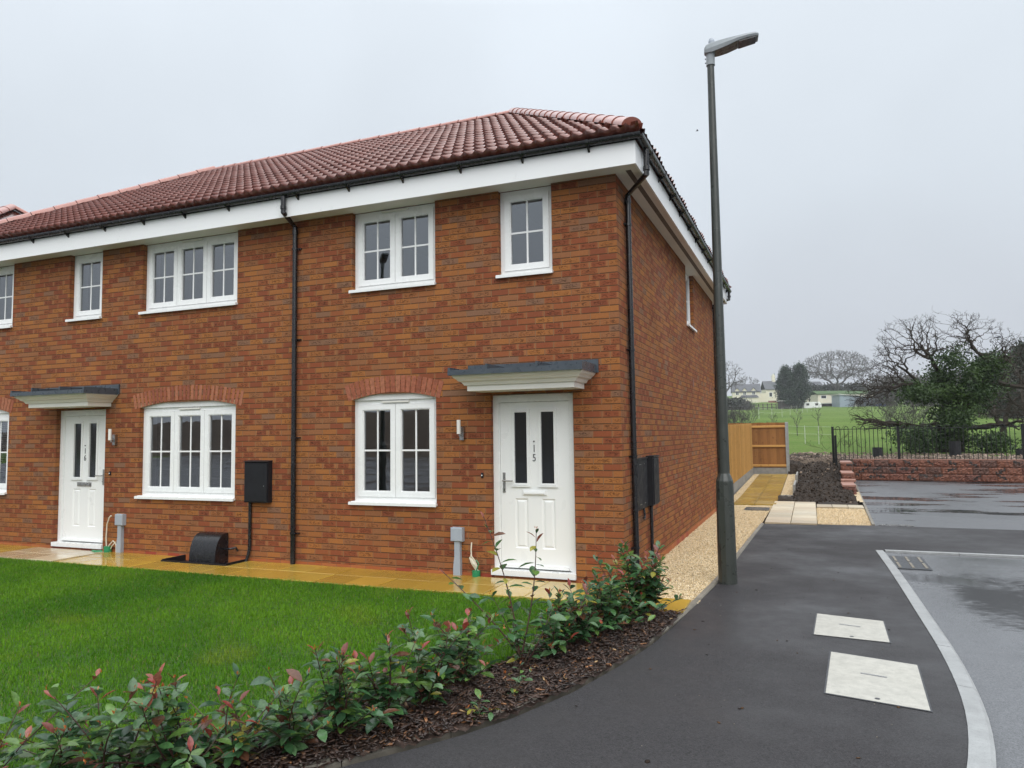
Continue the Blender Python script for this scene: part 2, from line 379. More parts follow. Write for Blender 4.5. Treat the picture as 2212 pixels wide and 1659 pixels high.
# ---------------------------------------------------------------- mesh helpers
class MB:
    def __init__(s): s.v, s.f, s.c = [], [], []
    def add(s, vs, fs, col=None):
        o = len(s.v); s.v += [tuple(v) for v in vs]; s.f += [tuple(i+o for i in f) for f in fs]
        s.c += [col]*len(fs); return s
    def box(s, x0, x1, y0, y1, z0, z1, col=None, m=None):
        vs = [(x, y, z) for x in (x0, x1) for y in (y0, y1) for z in (z0, z1)]
        if m is not None: vs = [m @ Vector(v) for v in vs]
        return s.add(vs, [(0, 1, 3, 2), (4, 6, 7, 5), (0, 4, 5, 1), (2, 3, 7, 6), (0, 2, 6, 4), (1, 5, 7, 3)], col)
    def chamfer(s, x0, x1, y0, y1, z0, z1, b=.006, col=None, m=None):      # box with a chamfered top
        vs = [(x0, y0, z0), (x1, y0, z0), (x1, y1, z0), (x0, y1, z0), (x0, y0, z1-b), (x1, y0, z1-b), (x1, y1, z1-b), (x0, y1, z1-b),
              (x0+b, y0+b, z1), (x1-b, y0+b, z1), (x1-b, y1-b, z1), (x0+b, y1-b, z1)]
        if m is not None: vs = [m @ Vector(v) for v in vs]
        fs = [(3, 2, 1, 0)] + [(i, (i+1) % 4, 4+(i+1) % 4, 4+i) for i in range(4)] + [(4+i, 4+(i+1) % 4, 8+(i+1) % 4, 8+i) for i in range(4)] + [(8, 9, 10, 11)]
        return s.add(vs, fs, col)
    def tube(s, pts, rad, n=8, caps=True, col=None):
        pts = [Vector(p) for p in pts]; rs = rad if isinstance(rad, (list, tuple)) else [rad]*len(pts)
        rings = []; prev = None
        for i, p in enumerate(pts):
            d = (pts[min(i+1, len(pts)-1)] - pts[max(i-1, 0)]);
            if d.length < 1e-9: d = Vector((0, 0, 1))
            d.normalize()
            if prev is None:
                a = Vector((0, 0, 1)) if abs(d.z) < .9 else Vector((1, 0, 0)); x = d.cross(a).normalized()
            else:
                x = (prev - d*prev.dot(d)); x = x.normalized() if x.length > 1e-6 else d.orthogonal().normalized()
            prev = x; y = d.cross(x)
            rings.append([p + (x*math.cos(2*math.pi*j/n) + y*math.sin(2*math.pi*j/n))*rs[i] for j in range(n)])
        vs = [v for r in rings for v in r]; fs = []
        for i in range(len(pts)-1):
            for j in range(n):
                fs.append((i*n+j, i*n+(j+1) % n, (i+1)*n+(j+1) % n, (i+1)*n+j))
        if caps: fs += [tuple(range(n-1, -1, -1)), tuple((len(pts)-1)*n+j for j in range(n))]
        return s.add(vs, fs, col)
    def prism(s, poly, z0, z1, col=None):      # polygon (x, y) extruded in z
        n = len(poly); vs = [(x, y, z0) for x, y in poly] + [(x, y, z1) for x, y in poly]
        return s.add(vs, [tuple(range(n-1, -1, -1)), tuple(range(n, 2*n))] + [(i, (i+1) % n, n+(i+1) % n, n+i) for i in range(n)], col)
    def extr(s, prof, axis, a, b, col=None):    # closed profile of 2-D points swept along an axis
        n = len(prof)
        def mk(p, t): return {'x': (t, p[0], p[1]), 'y': (p[0], t, p[1])}[axis]
        vs = [mk(p, a) for p in prof] + [mk(p, b) for p in prof]
        return s.add(vs, [tuple(range(n)), tuple(range(2*n-1, n-1, -1))] + [(i, n+i, n+(i+1) % n, (i+1) % n) for i in range(n)], col)
    def build(s, name, mat, parent=None, smooth=False, keep=False):
        me = bpy.data.meshes.new(name); me.from_pydata([tuple(v) for v in s.v], [], s.f); me.materials.append(MAT[mat])
        if any(c is not None for c in s.c):
            a = me.color_attributes.new('Col', 'FLOAT_COLOR', 'CORNER'); i = 0; arr = []
            for f, c in zip(s.f, s.c): arr += [*(c or (.3, .3, .3)), 1.0]*len(f)
            a.data.foreach_set('color', arr)
        me.validate(); me.update()
        if name in ('wall', 'gutter', 'window_reveal'):
            bm = bmesh.new(); bm.from_mesh(me); bmesh.ops.remove_doubles(bm, verts=bm.verts, dist=1e-5); bm.to_mesh(me); bm.free()
        if not keep: bm = bmesh.new(); bm.from_mesh(me); bmesh.ops.recalc_face_normals(bm, faces=bm.faces); bm.to_mesh(me); bm.free()
        if smooth:
            me.polygons.foreach_set('use_smooth', [True]*len(me.polygons))
            try: me.set_sharp_from_angle(angle=math.radians(35))
            except Exception: pass
        return link(name, me, parent)

def link(name, me, parent=None):
    o = bpy.data.objects.new(name, me); COL.objects.link(o)
    if parent is not None:
        o.parent = parent; t = parent; off = Vector((0, 0, 0))
        while t is not None: off += t.location; t = t.parent
        o.location = -off
    return o
def thing(name, label, cat, loc, group=None):
    o = bpy.data.objects.new(name, None); COL.objects.link(o); o.location = loc; o.empty_display_size = .2
    return tag(o, label, cat, group)
def tag(o, label=None, cat=None, group=None, kind=None):
    if label: o['label'] = label
    if cat: o['category'] = cat
    if group: o['group'] = group
    if kind: o['kind'] = kind
    return o
def structure(o, label, cat): return tag(o, label, cat, kind='structure')
def copy_thing(o, parent=None):
    c = o.copy(); COL.objects.link(c); c.parent = parent
    for ch in o.children: copy_thing(ch, c)
    return c
def bulk(name, mat, V, F, colors=None, parent=None, smooth=False):
    """V (n,3) array, F (m,k) array with one face size, colors (m,3) one per face"""
    me = bpy.data.meshes.new(name); n, (m, k) = len(V), F.shape
    me.vertices.add(n); me.vertices.foreach_set('co', np.ascontiguousarray(V, dtype=np.float32).ravel())
    me.loops.add(m*k); me.loops.foreach_set('vertex_index', np.ascontiguousarray(F, dtype=np.int32).ravel())
    me.polygons.add(m); me.polygons.foreach_set('loop_start', np.arange(0, m*k, k, dtype=np.int32))
    me.polygons.foreach_set('loop_total', np.full(m, k, dtype=np.int32))
    me.materials.append(MAT[mat]); me.update(calc_edges=True)
    if colors is not None:
        a = me.color_attributes.new('Col', 'FLOAT_COLOR', 'CORNER')
        c4 = np.ones((m, 4), np.float32); c4[:, :3] = colors
        a.data.foreach_set('color', np.repeat(c4, k, axis=0).ravel())
    if smooth: me.polygons.foreach_set('use_smooth', np.ones(m, bool))
    return link(name, me, parent)
def instance_mesh(tv, tf, pos, rot, scl):
    """copies of a small template merged into arrays; rot (n,3,3), scl (n,3)"""
    n, k = len(pos), len(tv)
    V = np.einsum('nij,nkj->nki', rot, tv[None]*scl[:, None, :]) + pos[:, None, :]
    F = (tf[None] + (np.arange(n)*k)[:, None, None]).reshape(-1, tf.shape[1])
    return V.reshape(-1, 3), F
def rand_rot(n, tilt=math.pi):
    a = nr.uniform(0, 2*math.pi, n); t = nr.uniform(-tilt, tilt, n); b = nr.uniform(0, 2*math.pi, n)
    def rz(a): z = np.zeros_like(a); o = z+1; return np.stack([np.cos(a), -np.sin(a), z, np.sin(a), np.cos(a), z, z, z, o], -1).reshape(-1, 3, 3)
    def rx(a): z = np.zeros_like(a); o = z+1; return np.stack([o, z, z, z, np.cos(a), -np.sin(a), z, np.sin(a), np.cos(a)], -1).reshape(-1, 3, 3)
    return rz(a) @ rx(t) @ rz(b)
def inpoly(P, poly):
    x, y = P[:, 0], P[:, 1]; c = np.zeros(len(P), bool); j = len(poly)-1
    for i in range(len(poly)):
        xi, yi = poly[i]; xj, yj = poly[j]
        c ^= ((yi > y) != (yj > y)) & (x < (xj-xi)*(y-yi)/(yj-yi+1e-12)+xi); j = i
    return c
def sample_poly(poly, n):
    p = np.array(poly); lo, hi = p.min(0), p.max(0); out = np.zeros((0, 2))
    while len(out) < n:
        q = nr.uniform(lo, hi, (n*2, 2)); out = np.vstack([out, q[inpoly(q, poly)]])
    return out[:n]
def seen(P, margin=1.25):
    d = P - CAM; z = d @ CF; x = d @ CR / np.maximum(z, 1e-3); y = d @ CU / np.maximum(z, 1e-3)
    return (z > .3) & (np.abs(x) < IW/2/FPX*margin) & (np.abs(y) < IH/2/FPX*margin)

# ---------------------------------------------------------------- the terrace: three houses
SOF, FT, DEP, OV, LEFT = 4.60, 4.83, 9.0, .28, -13.1
REC = .075
def wall_sheet(mb, u0, u1, z0, z1, holes, put):
    us = sorted({u0, u1, *[h[0] for h in holes], *[h[1] for h in holes]}); zs = sorted({z0, z1, *[h[2] for h in holes], *[min(h[3], z1) for h in holes]})
    for a, b in zip(us, us[1:]):
        for c, d in zip(zs, zs[1:]):
            if any(h[0] <= a+1e-6 and b <= h[1]+1e-6 and h[2] <= c+1e-6 and d <= h[3]+1e-6 for h in holes): continue
            mb.add([put(a, 0, c), put(b, 0, c), put(b, 0, d), put(a, 0, d)], [(0, 1, 2, 3)])
    for (a, b, c, d) in holes:
        for q in ((a, c, a, d), (b, d, b, c), (b, c, a, c), (a, d, b, d)):
            mb.add([put(q[0], 0, q[1]), put(q[2], 0, q[3]), put(q[2], .14, q[3]), put(q[0], .14, q[1])], [(0, 1, 2, 3)])
FR = lambda u, w, z: (u, w, z)            # front wall: outside is -y, w goes inwards
SD = lambda u, w, z: (-w, u, z)           # right side wall: outside is +x

def window(house, x0, x1, z0, z1, panes, put=FR, bars=True, label=None, vent=True, sill=True, arch=None):
    """upvc casement window; frame is the part, sill, panes, bars, vent and arch board its sub-parts"""
    def bx(mb, u0, u1, w0, w1, c0, c1):
        vs = [put(u, w, z) for u in (u0, u1) for w in (w0, w1) for z in (c0, c1)]
        mb.add(vs, [(0, 1, 3, 2), (4, 6, 7, 5), (0, 4, 5, 1), (2, 3, 7, 6), (0, 2, 6, 4), (1, 5, 7, 3)])
    f = MB(); e = .055; g0, g1 = REC, REC+.065
    bx(f, x0, x0+e, g0, g1, z0, z1); bx(f, x1-e, x1, g0, g1, z0, z1)
    bx(f, x0+e, x1-e, g0, g1, z0, z0+e); bx(f, x0+e, x1-e, g0, g1, z1-e, z1)
    n = len(panes); tot = sum(panes); u = x0+e; W_ = x1-x0-2*e; cells = []
    for i, p in enumerate(panes):
        w = W_*p/tot; a, b = u, u+w; u += w
        a2, b2 = a+(.003 if i else 0), b-(.003 if i < n-1 else 0); s_ = .068
        c0, c1 = z0+e, z1-e; o0, o1 = REC-.014, REC+.05
        bx(f, a2, a2+s_, o0, o1, c0+.002, c1-.002); bx(f, b2-s_, b2, o0, o1, c0+.002, c1-.002)
        bx(f, a2+s_, b2-s_, o0, o1, c0+.002, c0+s_); bx(f, a2+s_, b2-s_, o0, o1, c1-s_, c1-.002)
        # slim glazing bead, set back
        t = .012
        for q in ((a2+s_, a2+s_+t, c0+s_, c1-s_), (b2-s_-t, b2-s_, c0+s_, c1-s_), (a2+s_+t, b2-s_-t, c0+s_, c0+s_+t), (a2+s_+t, b2-s_-t, c1-s_-t, c1-s_)):
            bx(f, q[0], q[1], o0+.010, o1-.004, q[2], q[3])
        cells.append((a2+s_, b2-s_, c0+s_, c1-s_))
    for i in range(1, n):
        pass
    wob = f.build('window', 'white', house)
    if label: wob['label'] = label
    g = MB(); br = MB()
    for (a, b, c, d) in cells:
        w = REC+.022
        g.add([put(a, w, c), put(b, w, c), put(b, w, d), put(a, w, d)], [(0, 1, 2, 3)])
        if bars:
            m_, q_ = (a+b)/2, (c+d)/2
            bx(br, m_-.011, m_+.011, w-.006, w+.008, c, d); bx(br, a, m_-.011, w-.005, w+.007, q_-.011, q_+.011); bx(br, m_+.011, b, w-.005, w+.007, q_-.011, q_+.011)
    g.build('pane', 'glass', wob, keep=True)
    if bars: br.build('glazing_bar', 'white', wob)
    if sill:
        s_ = MB(); bx(s_, x0-.02, x1+.012, -.045, g0-.016, z0-.032, z0-.004); bx(s_, x0+.003, x1-.003, -.02, g1, z0-.004, z0+.002); bx(s_, x0-.022, x1+.014, -.05, -.035, z0-.042, z0-.008)
        s_.build('sill', 'white', wob)
    if vent:
        v = MB(); c = (x0+x1)/2; bx(v, c-.2, c+.2, g0-.030, g0+.001, z1-.036, z1-.018)
        v.build('trickle_vent', 'cream', wob)
    if arch:
        pts = [(x0 + (x1-x0)*i/20, z1 + .012 + arch*(1-(2*i/20-1)**2)) for i in range(21)]
        a_ = MB(); n_ = len(pts); base = [(x0, z1), (x1, z1)]
        prof = pts + [(x1, z1+.001), (x0, z1+.001)]
        vs = [put(u, .045, z) for u, z in prof] + [put(u, .10, z) for u, z in prof]; k = len(prof)
        a_.add(vs, [tuple(range(k)), tuple(range(2*k-1, k-1, -1))] + [(i, (i+1) % k, k+(i+1) % k, k+i) for i in range(k)])
        a_.build('arch_board', 'white', wob)
    return wob

def arch_ring(house, x0, x1, zs, rise):
    """segmental arch of brick voussoirs over a ground-floor window"""
    mb = MB(); h = (x1-x0)/2; R_ = (h*h+rise*rise)/(2*rise); cx, cz = (x0+x1)/2, zs+rise-R_
    amax = math.asin(min(1, h/R_))+.025; R2 = R_+.218; n = max(12, int(round(2*amax*(R_+.1)/.076)))
    pal = [(.27, .085, .045), (.30, .10, .055), (.24, .075, .042), (.33, .125, .068)]
    for i in range(n):
        a, b = -amax+2*amax*i/n+.0028, -amax+2*amax*(i+1)/n-.0028; vs = []
        y0 = -.004+rng.uniform(-.001, .001)
        for y in (y0, .09):
            for (t, r) in ((a, R_+.003), (b, R_+.003), (b, R2), (a, R2)): vs.append((cx+r*math.sin(t), y, cz+r*math.cos(t)))
        mb.add(vs, [(0, 1, 2, 3), (7, 6, 5, 4), (0, 4, 5, 1), (1, 5, 6, 2), (2, 6, 7, 3), (3, 7, 4, 0)], rng.choice(pal))
    # mortar bed behind the joints
    k = 24; vs = []
    for i in range(k+1):
        t = -amax-.006+(2*amax+.012)*i/k
        for y in (.0015, .085):
            for r in (R_+.001, R2+.009): vs.append((cx+r*math.sin(t), y, cz+r*math.cos(t)))
    fs = []
    for i in range(k):
        o, p = 4*i, 4*i+4
        fs += [(o, p, p+1, o+1), (o+2, o+3, p+3, p+2), (o, o+2, p+2, p), (o+1, p+1, p+3, o+3)]
    mb.add(vs, fs, (.33, .20, .115))
    return mb.build('brick_arch', 'archbrick', house)

def text_mesh(body, size, x, y, z, parent, name='numeral'):
    cu = bpy.data.curves.new('t', 'FONT'); cu.body = body; cu.size = size; cu.align_x = 'CENTER'; cu.extrude = .002
    t = bpy.data.objects.new('t', cu); COL.objects.link(t)
    dg = bpy.context.evaluated_depsgraph_get(); me = bpy.data.meshes.new_from_object(t.evaluated_get(dg))
    bpy.data.objects.remove(t)
    for v in me.vertices: v.co = Vector((v.co.x*.8+x, y-v.co.z, v.co.y+z))
    me.materials.clear(); me.materials.append(MAT['numeral'])
    return link(name, me, parent)

def front_door(house, x0, x1, digits, handle_side, dark_box, label):
    fr = MB(); y0, y1 = REC, REC+.07; z1 = 2.10; e = .068
    fr.box(x0, x0+e, y0, y1, .0, z1); fr.box(x1-e, x1, y0, y1, .0, z1); fr.box(x0+e, x1-e, y0, y1, z1-e-.02, z1); fr.box(x0-.004, x1+.004, -.03, y1+.002, -.028, .035)
    t = .014
    fr.box(x0+e, x0+e+t, y0+.012, y1-.004, .035, z1-e-.02); fr.box(x1-e-t, x1-e, y0+.012, y1-.004, .035, z1-e-.02)
    frame = fr.build('door_frame', 'white', house)
    a, b, c, d = x0+e+t+.003, x1-e-t-.003, .045, z1-e-.024; yd = y0+.02
    mid = (a+b)/2; D = MB()
    gl = [(mid-.255, mid-.085), (mid+.085, mid+.255)]; gz = (1.04, 1.895); pz = (.28, .865)
    cuts_u = [a, gl[0][0], gl[0][1], gl[1][0], gl[1][1], b]; cuts_z = [c, pz[0], pz[1], gz[0], gz[1], d]
    for i in range(5):
        for j in range(5):
            u0, u1, w0, w1 = cuts_u[i], cuts_u[i+1], cuts_z[j], cuts_z[j+1]
            if i in (1, 3) and j == 3: continue
            if i in (1, 3) and j == 1:                               # moulded lower panel: groove, then raised field
                r1, r2 = .022, .05
                R0 = [(u0, w0), (u1, w0), (u1, w1), (u0, w1)]; ring = [R0] + [[(u0+q, w0+q*.8), (u1-q, w0+q*.8), (u1-q, w1-q*.8), (u0+q, w1-q*.8)] for q in (r1, r2)]
                ys = [yd, yd+.013, yd+.001]
                vs = [(p[0], ys[k], p[1]) for k, rr in enumerate(ring) for p in rr]
                D.add(vs, [(k*4+m, k*4+(m+1) % 4, k*4+4+(m+1) % 4, k*4+4+m) for k in range(2) for m in range(4)] + [(8, 9, 10, 11)])
            else:
                D.add([(u0, yd, w0), (u1, yd, w0), (u1, yd, w1), (u0, yd, w1)], [(0, 1, 2, 3)])
    D.box(a, b, yd+.02, yd+.044, c, gz[0]-.01); D.box(a, b, yd+.02, yd+.044, gz[1]+.01, d)
    for q in (a, b): D.add([(q, yd, c), (q, yd+.044, c), (q, yd+.044, d), (q, yd, d)], [(0, 1, 2, 3)])
    D.box(a+.02, b-.02, yd-.03, yd, .055, .09)                      # weather bar
    door = D.build('door', 'door', house)
    if label: door['label'] = label
    G, T = MB(), MB()
    for (u0, u1) in gl:
        G.add([(u0, yd+.014, gz[0]), (u1, yd+.014, gz[0]), (u1, yd+.014, gz[1]), (u0, yd+.014, gz[1])], [(0, 1, 2, 3)])
        o = .03
        for q in ((u0-o, u0+.006, gz[0]-o, gz[1]+o), (u1-.006, u1+o, gz[0]-o, gz[1]+o), (u0+.006, u1-.006, gz[0]-o, gz[0]+.006), (u0+.006, u1-.006, gz[1]-.006, gz[1]+o)):
            T.box(q[0], q[1], yd-.012, yd+.012, q[2], q[3])
        T.box(u0-.012, u1+.012, yd-.017, yd-.0125, gz[0]-.02, gz[0]-.004); T.box(u0-.012, u1+.012, yd-.017, yd-.0125, gz[1]+.004, gz[1]+.02)
        T.box(u0-o-.006, u1+o+.006, yd-.02, yd-.013, gz[0]-o-.008, gz[0]-o+.006)
    G.build('door_glass', 'doorglass', door, keep=True); T.build('glazing_trim', 'white', door)
    hx = a+.045 if handle_side < 0 else b-.045; s_ = 1 if handle_side < 0 else -1
    H = MB(); H.chamfer(-.016, .016, -.12, .12, 0, .012, .004, m=Matrix(((1, 0, 0, hx), (0, 0, -1, yd), (0, 1, 0, 1.05), (0, 0, 0, 1))))
    H.tube([(hx, yd-.01, 1.075), (hx, yd-.05, 1.075), (hx+s_*.02, yd-.056, 1.075), (hx+s_*.125, yd-.05, 1.073)], .009, 8); H.tube([(hx, yd-.012, .985), (hx, yd-.022, .985)], .013, 10)
    H.build('door_handle', 'steel', door, True)
    L = MB(); L.chamfer(-.155, .155, -.032, .032, 0, .012, .005, m=Matrix(((1, 0, 0, mid), (0, 0, -1, yd), (0, 1, 0, .935), (0, 0, 0, 1))))
    L.chamfer(-.135, .135, -.02, .012, .012, .026, .006, m=Matrix(((1, 0, 0, mid), (0, 0, -1, yd), (0, 1, 0, .935), (0, 0, 0, 1))))
    lb = L.build('letterbox', 'steel' if dark_box else 'white', door)
    if dark_box: lb['label'] = 'dark metal letterbox'
    text_mesh(digits[0], .125, mid, yd-.003, 1.415, door); text_mesh(digits[1], .125, mid, yd-.003, 1.305, door)
    S = MB(); S.tube([(mid, yd, 1.54), (mid, yd-.012, 1.54)], .009, 12); S.build('spyhole', 'numeral', door)

def canopy(house, cx):
    """door canopy: moulded cream cornice under a ribbed grey sheet roof"""
    steps = [(0, 2.135), (0, 2.195), (.028, 2.2), (.034, 2.212), (.05, 2.235), (.075, 2.246), (.082, 2.25), (.09, 2.262), (.12, 2.285), (.135, 2.305), (.14, 2.322), (.14, 2.328)]
    mb = MB(); rings = []
    for (o, z) in steps:
        x0, x1, y0 = cx-.635-o, cx+.66+o, -.40-o
        rings.append([(x0, -.002, z), (x0, y0, z), (x1, y0, z), (x1, -.002, z)])
    vs = [p for r in rings for p in r]; fs = []
    for i in range(len(rings)-1):
        for j in range(3): fs.append((i*4+j, i*4+j+1, i*4+4+j+1, i*4+4+j))
    k = (len(rings)-1)*4; fs += [(0, 1, 2, 3), (k, k+1, k+2, k+3)]
    cn = mb.add(vs, fs).build('canopy', 'cream', house)
    r = MB(); x0, x1, y0 = cx-.785, cx+.80, -.57
    r.add([(x0, y0, 2.325), (x1, y0, 2.325), (x1, 0, 2.335), (x0, 0, 2.335), (x0, y0, 2.372), (x1, y0, 2.372), (x1, 0, 2.40), (x0, 0, 2.40)],
          [(0, 1, 2, 3), (4, 5, 6, 7), (0, 1, 5, 4), (1, 2, 6, 5), (3, 0, 4, 7)])
    r.box(x0-.012, x0+.02, y0-.008, -.028, 2.31, 2.40); r.box(x1-.02, x1+.012, y0-.008, -.028, 2.31, 2.405); r.box(x0-.012, x1+.012, y0-.014, y0-.0085, 2.312, 2.366)
    for t in (.3, .68): r.box(x0+(x1-x0)*t-.012, x0+(x1-x0)*t+.012, y0-.012, -.03, 2.366, 2.425)
    r.build('canopy_roof', 'leadgrey', cn)
    b = MB(); b.box(x0-.02, x1+.035, -.022, -.001, 2.318, 2.47); 
    for t in (.25, .5, .78): b.tube([(x0+(x1-x0)*t, -.022, 2.445), (x0+(x1-x0)*t, -.03, 2.445)], .011, 8)
    b.build('flashing', 'leadgrey', cn)

def wall_lamp(house, x, z):
    l = MB(); l.box(x+.005, x+.06, -.05, -.001, z-.075, z+.085); l.box(x+.012, x+.04, -.085, -.05, z-.03, z+.01)
    lo = l.build('wall_lamp', 'steel', house)
    t = MB(); t.tube([(x+.022, -.105, z+.0), (x+.022, -.105, z+.17)], .024, 14); t.build('lamp_tube', 'cream', lo, True)
def doorbell(house, x, z):
    d = MB(); d.chamfer(-.014, .014, -.03, .03, 0, .018, .005, m=Matrix(((1, 0, 0, x), (0, 0, -1, -.001), (0, 1, 0, z), (0, 0, 0, 1)))); o = d.build('doorbell', 'blackmatt', house)
    b = MB(); b.tube([(x, -.018, z), (x, -.023, z)], .008, 10); b.build('bell_button', 'white', o)
def duct_box(house, x):
    d = MB(); d.chamfer(-.078, .078, -.082, .082, .001, .075, .008, m=Matrix(((1, 0, 0, x), (0, 0, -1, 0), (0, 1, 0, .43), (0, 0, 0, 1)))); d.box(x-.045, x+.05, -.066, -.062, .505, .522)
    o = d.build('service_box', 'grey', house)
    p = MB(); p.box(x-.035, x+.037, -.055, -.001, .16, .352)
    q = [(-.035, .16), (.037, .16), (.042, .10), (.042, -.06), (-.05, -.06), (-.05, .03), (-.045, .08)]
    p.add([(x+a, -.058, b) for a, b in q] + [(x+a, -.002, b) for a, b in q], [tuple(range(7)), tuple(range(13, 6, -1))] + [(i, (i+1) % 7, 7+(i+1) % 7, 7+i) for i in range(7)])
    p.build('duct', 'grey', o)
def cables(house, x, tall):
    c = MB(); b = MB()
    if tall:
        c.tube([(x-.02, -.03, -.06), (x-.03, -.035, .15), (x+.0, -.05, .35), (x+.07, -.07, .46), (x+.12, -.08, .49)], .009, 6)
        c.tube([(x+.02, -.06, -.06), (x+.09, -.08, .05), (x+.16, -.07, .12), (x+.2, -.05, .06), (x+.19, -.04, -.06)], .008, 6)
        c.tube([(x+.05, -.05, -.06), (x+.13, -.06, .04), (x+.2, -.06, .1)], .007, 6)
        b.tube([(x+.04, -.06, -.07), (x+.04, -.06, .03)], .055, 12); b.tube([(x-.2, -.12, -.045), (x-.08, -.16, -.04), (x-.02, -.1, -.045)], .02, 8)
    else:
        for i in range(5):
            a = i*.006
            c.tube([(x+.03+a, -.03, .0), (x-.03+a*2, -.045-a, .09), (x-.055+a, -.05, .16), (x-.03, -.05-a, .2), (x-.01+a, -.045, .13), (x+.02+a, -.04, .05)], .006, 6)
        c.tube([(x-.03, -.045, .15), (x-.035, -.045, .25), (x-.03, -.04, .34)], .008, 6)
        b.tube([(x+.03, -.045, -.07), (x+.03, -.045, .012)], .05, 12); b.tube([(x+.03, -.05, .0), (x+.07, -.06, .1), (x+.03, -.05, .14)], .007, 6)
    o = c.build('cable', 'cable', house); b.build('cable_collar', 'green', o)
def meter_box(house, x0, x1, z0, z1, pipe=True):
    d = MB(); D_ = .1
    d.box(x0, x1, -D_+.02, -.001, z0, z1); d.chamfer(x0+.012, x1-.012, -(z1-.02), -(z0+.012), D_-.02, D_, .006, m=Matrix(((1, 0, 0, 0), (0, 0, -1, 0), (0, -1, 0, 0), (0, 0, 0, 1))))
    d.extr([(-.001, z1+.018), (-.001, z1), (-D_-.012, z1), (-D_-.012, z1+.004)], 'x', x0-.004, x1+.004)
    o = d.build('meter_box', 'blackmatt', house)
    k = MB(); k.tube([(x1-.06, -D_, (z0+z1)/2-.05), (x1-.06, -D_-.006, (z0+z1)/2-.05)], .006, 8); k.build('lock', 'steel', o)
    p = MB(); xx = x0+.06; p.tube([(xx, -.03, z0), (xx, -.03, .12), (xx-.012, -.045, .02), (xx-.03, -.07, -.07)], .022, 10); p.build('meter_pipe', 'black', o, True)

def downpipe(house, pts, clips, r=.034, put=None):
    d = MB(); d.tube(pts, r, 12)
    for i in (1, 2): 
        p = Vector(pts[i]); d.tube([p+Vector((0, 0, .04)) if i == 1 else p-Vector((0, 0, .04)), p+Vector((0, 0, .085)) if i == 1 else p-Vector((0, 0, .1))], r+.006, 12)
    o = d.build('downpipe', 'black', house, True)
    for z in clips:
        c = MB()
        p = Vector((pts[-1][0], pts[-1][1], z)); c.tube([p-Vector((0, 0, .014)), p+Vector((0, 0, .014))], r+.007, 12)
        if put == 'side': c.box(.001, .03, p.y-.075, p.y+.02, z-.008, z+.008)
        else: c.box(p.x+.0, p.x+.085, -.03, -.001, z-.008, z+.008)
        c.build('pipe_clip', 'black', o)
    return o

# --- roof geometry: eaves at y=-.38 (front), ridge at y=4.5, both ends hipped
EY, EZ, RY, RZ = -.38, 4.912, 4.5, 7.69
HX, GX = -3.03, -10.4                    # right and left ends of the ridge
EXR, EXL = .36, LEFT-.36
def hip_r(y): return EXR + (HX-EXR)*(y-EY)/(RY-EY)
def hip_l(y): return EXL + (GX-EXL)*(y-EY)/(RY-EY)
def tile_profile(t):                    # cross-section over one 150 mm roll
    t = t % 1.0
    return .046*math.exp(-((t-.5)/.19)**2)
def tile_slope(parent_name, parent, xlo, xhi, flip=False, rows=15):
    """tiled slope between the lines xlo(y), xhi(y) for y from EY to RY"""
    mb_v, mb_f, cols = [], [], []
    sl = math.hypot(RY-EY, RZ-EZ); st = (RZ-EZ)/(RY-EY); step = .025
    nv = Vector((0, -(RZ-EZ)/sl, (RY-EY)/sl))
    for r in range(rows):
        t0, t1 = r/rows, (r+1.10)/rows
        if t1 > 1: t1 = 1
        ya, yb = EY+(RY-EY)*t0, EY+(RY-EY)*t1
        a0, a1, b0, b1 = xlo(ya), xhi(ya), xlo(yb), xhi(yb)
        lo, hi = min(a0, b0), max(a1, b1)
        k0, k1 = math.floor(lo/step), math.ceil(hi/step)
        prev = None
        for k in range(k0, k1+1):
            x = k*step; h = tile_profile(x/.15 + .002*math.sin(r*7.1))
            cell = math.floor(x/.30 + (r % 2)*.0)
            xa, xb = min(max(x, a0), a1), min(max(x, b0), b1)
            if (x < a0-step and x < b0-step) or (x > a1+step and x > b1+step): prev = None; continue
            lift = .046; jig = .004*math.sin(cell*12.9+r*7.7)
            base = Vector((xa, ya, EZ+(ya-EY)*st)); top = Vector((xb, yb, EZ+(yb-EY)*st))
            p0 = base + nv*(h+lift+jig); p1 = top + nv*(h*.9-.004+jig); pu = base + nv*(h*.35-.03) + Vector((0, .06, .034))
            i = len(mb_v); mb_v += [p0, p1, pu]
            if prev is not None:
                mb_f += [(prev, i, i+1, prev+1), (prev+2, i+2, i, prev)]
                q = random.Random(cell*31+r*1013).uniform(.75, 1.3); c = (.165*q, .046*q, .030*q); cols += [c, c]
            prev = i
    V = np.array([tuple(v) for v in mb_v]); 
    if flip: V[:, 1] = 2*RY - V[:, 1]
    return bulk('roof', 'tile', V, np.array(mb_f), np.array(cols), parent)
def ridge_run(mb, a, b, n, r=.115, endcap=False):
    a, b = Vector(a), Vector(b); d = (b-a).normalized(); up = Vector((0, 0, 1)); side = d.cross(up).normalized(); nup = side.cross(d)
    L = (b-a).length/n
    for i in range(n):
        p, q = a+d*(i*L), a+d*((i+1)*L+.0)
        vs = []; K = 10
        for (pt, rr) in ((p, r*1.06), (q-d*.012, r*.97)):
            for k in range(K+1):
                t = math.pi*k/K; vs.append(pt + side*(math.cos(t)*rr*1.05) + nup*(math.sin(t)*rr*.82-.02))
        fs = [(k, k+1, K+1+k+1, K+1+k) for k in range(K)] + [tuple(range(K+1))] + [tuple(range(2*K+1, K, -1))]
        mb.add(vs, fs)

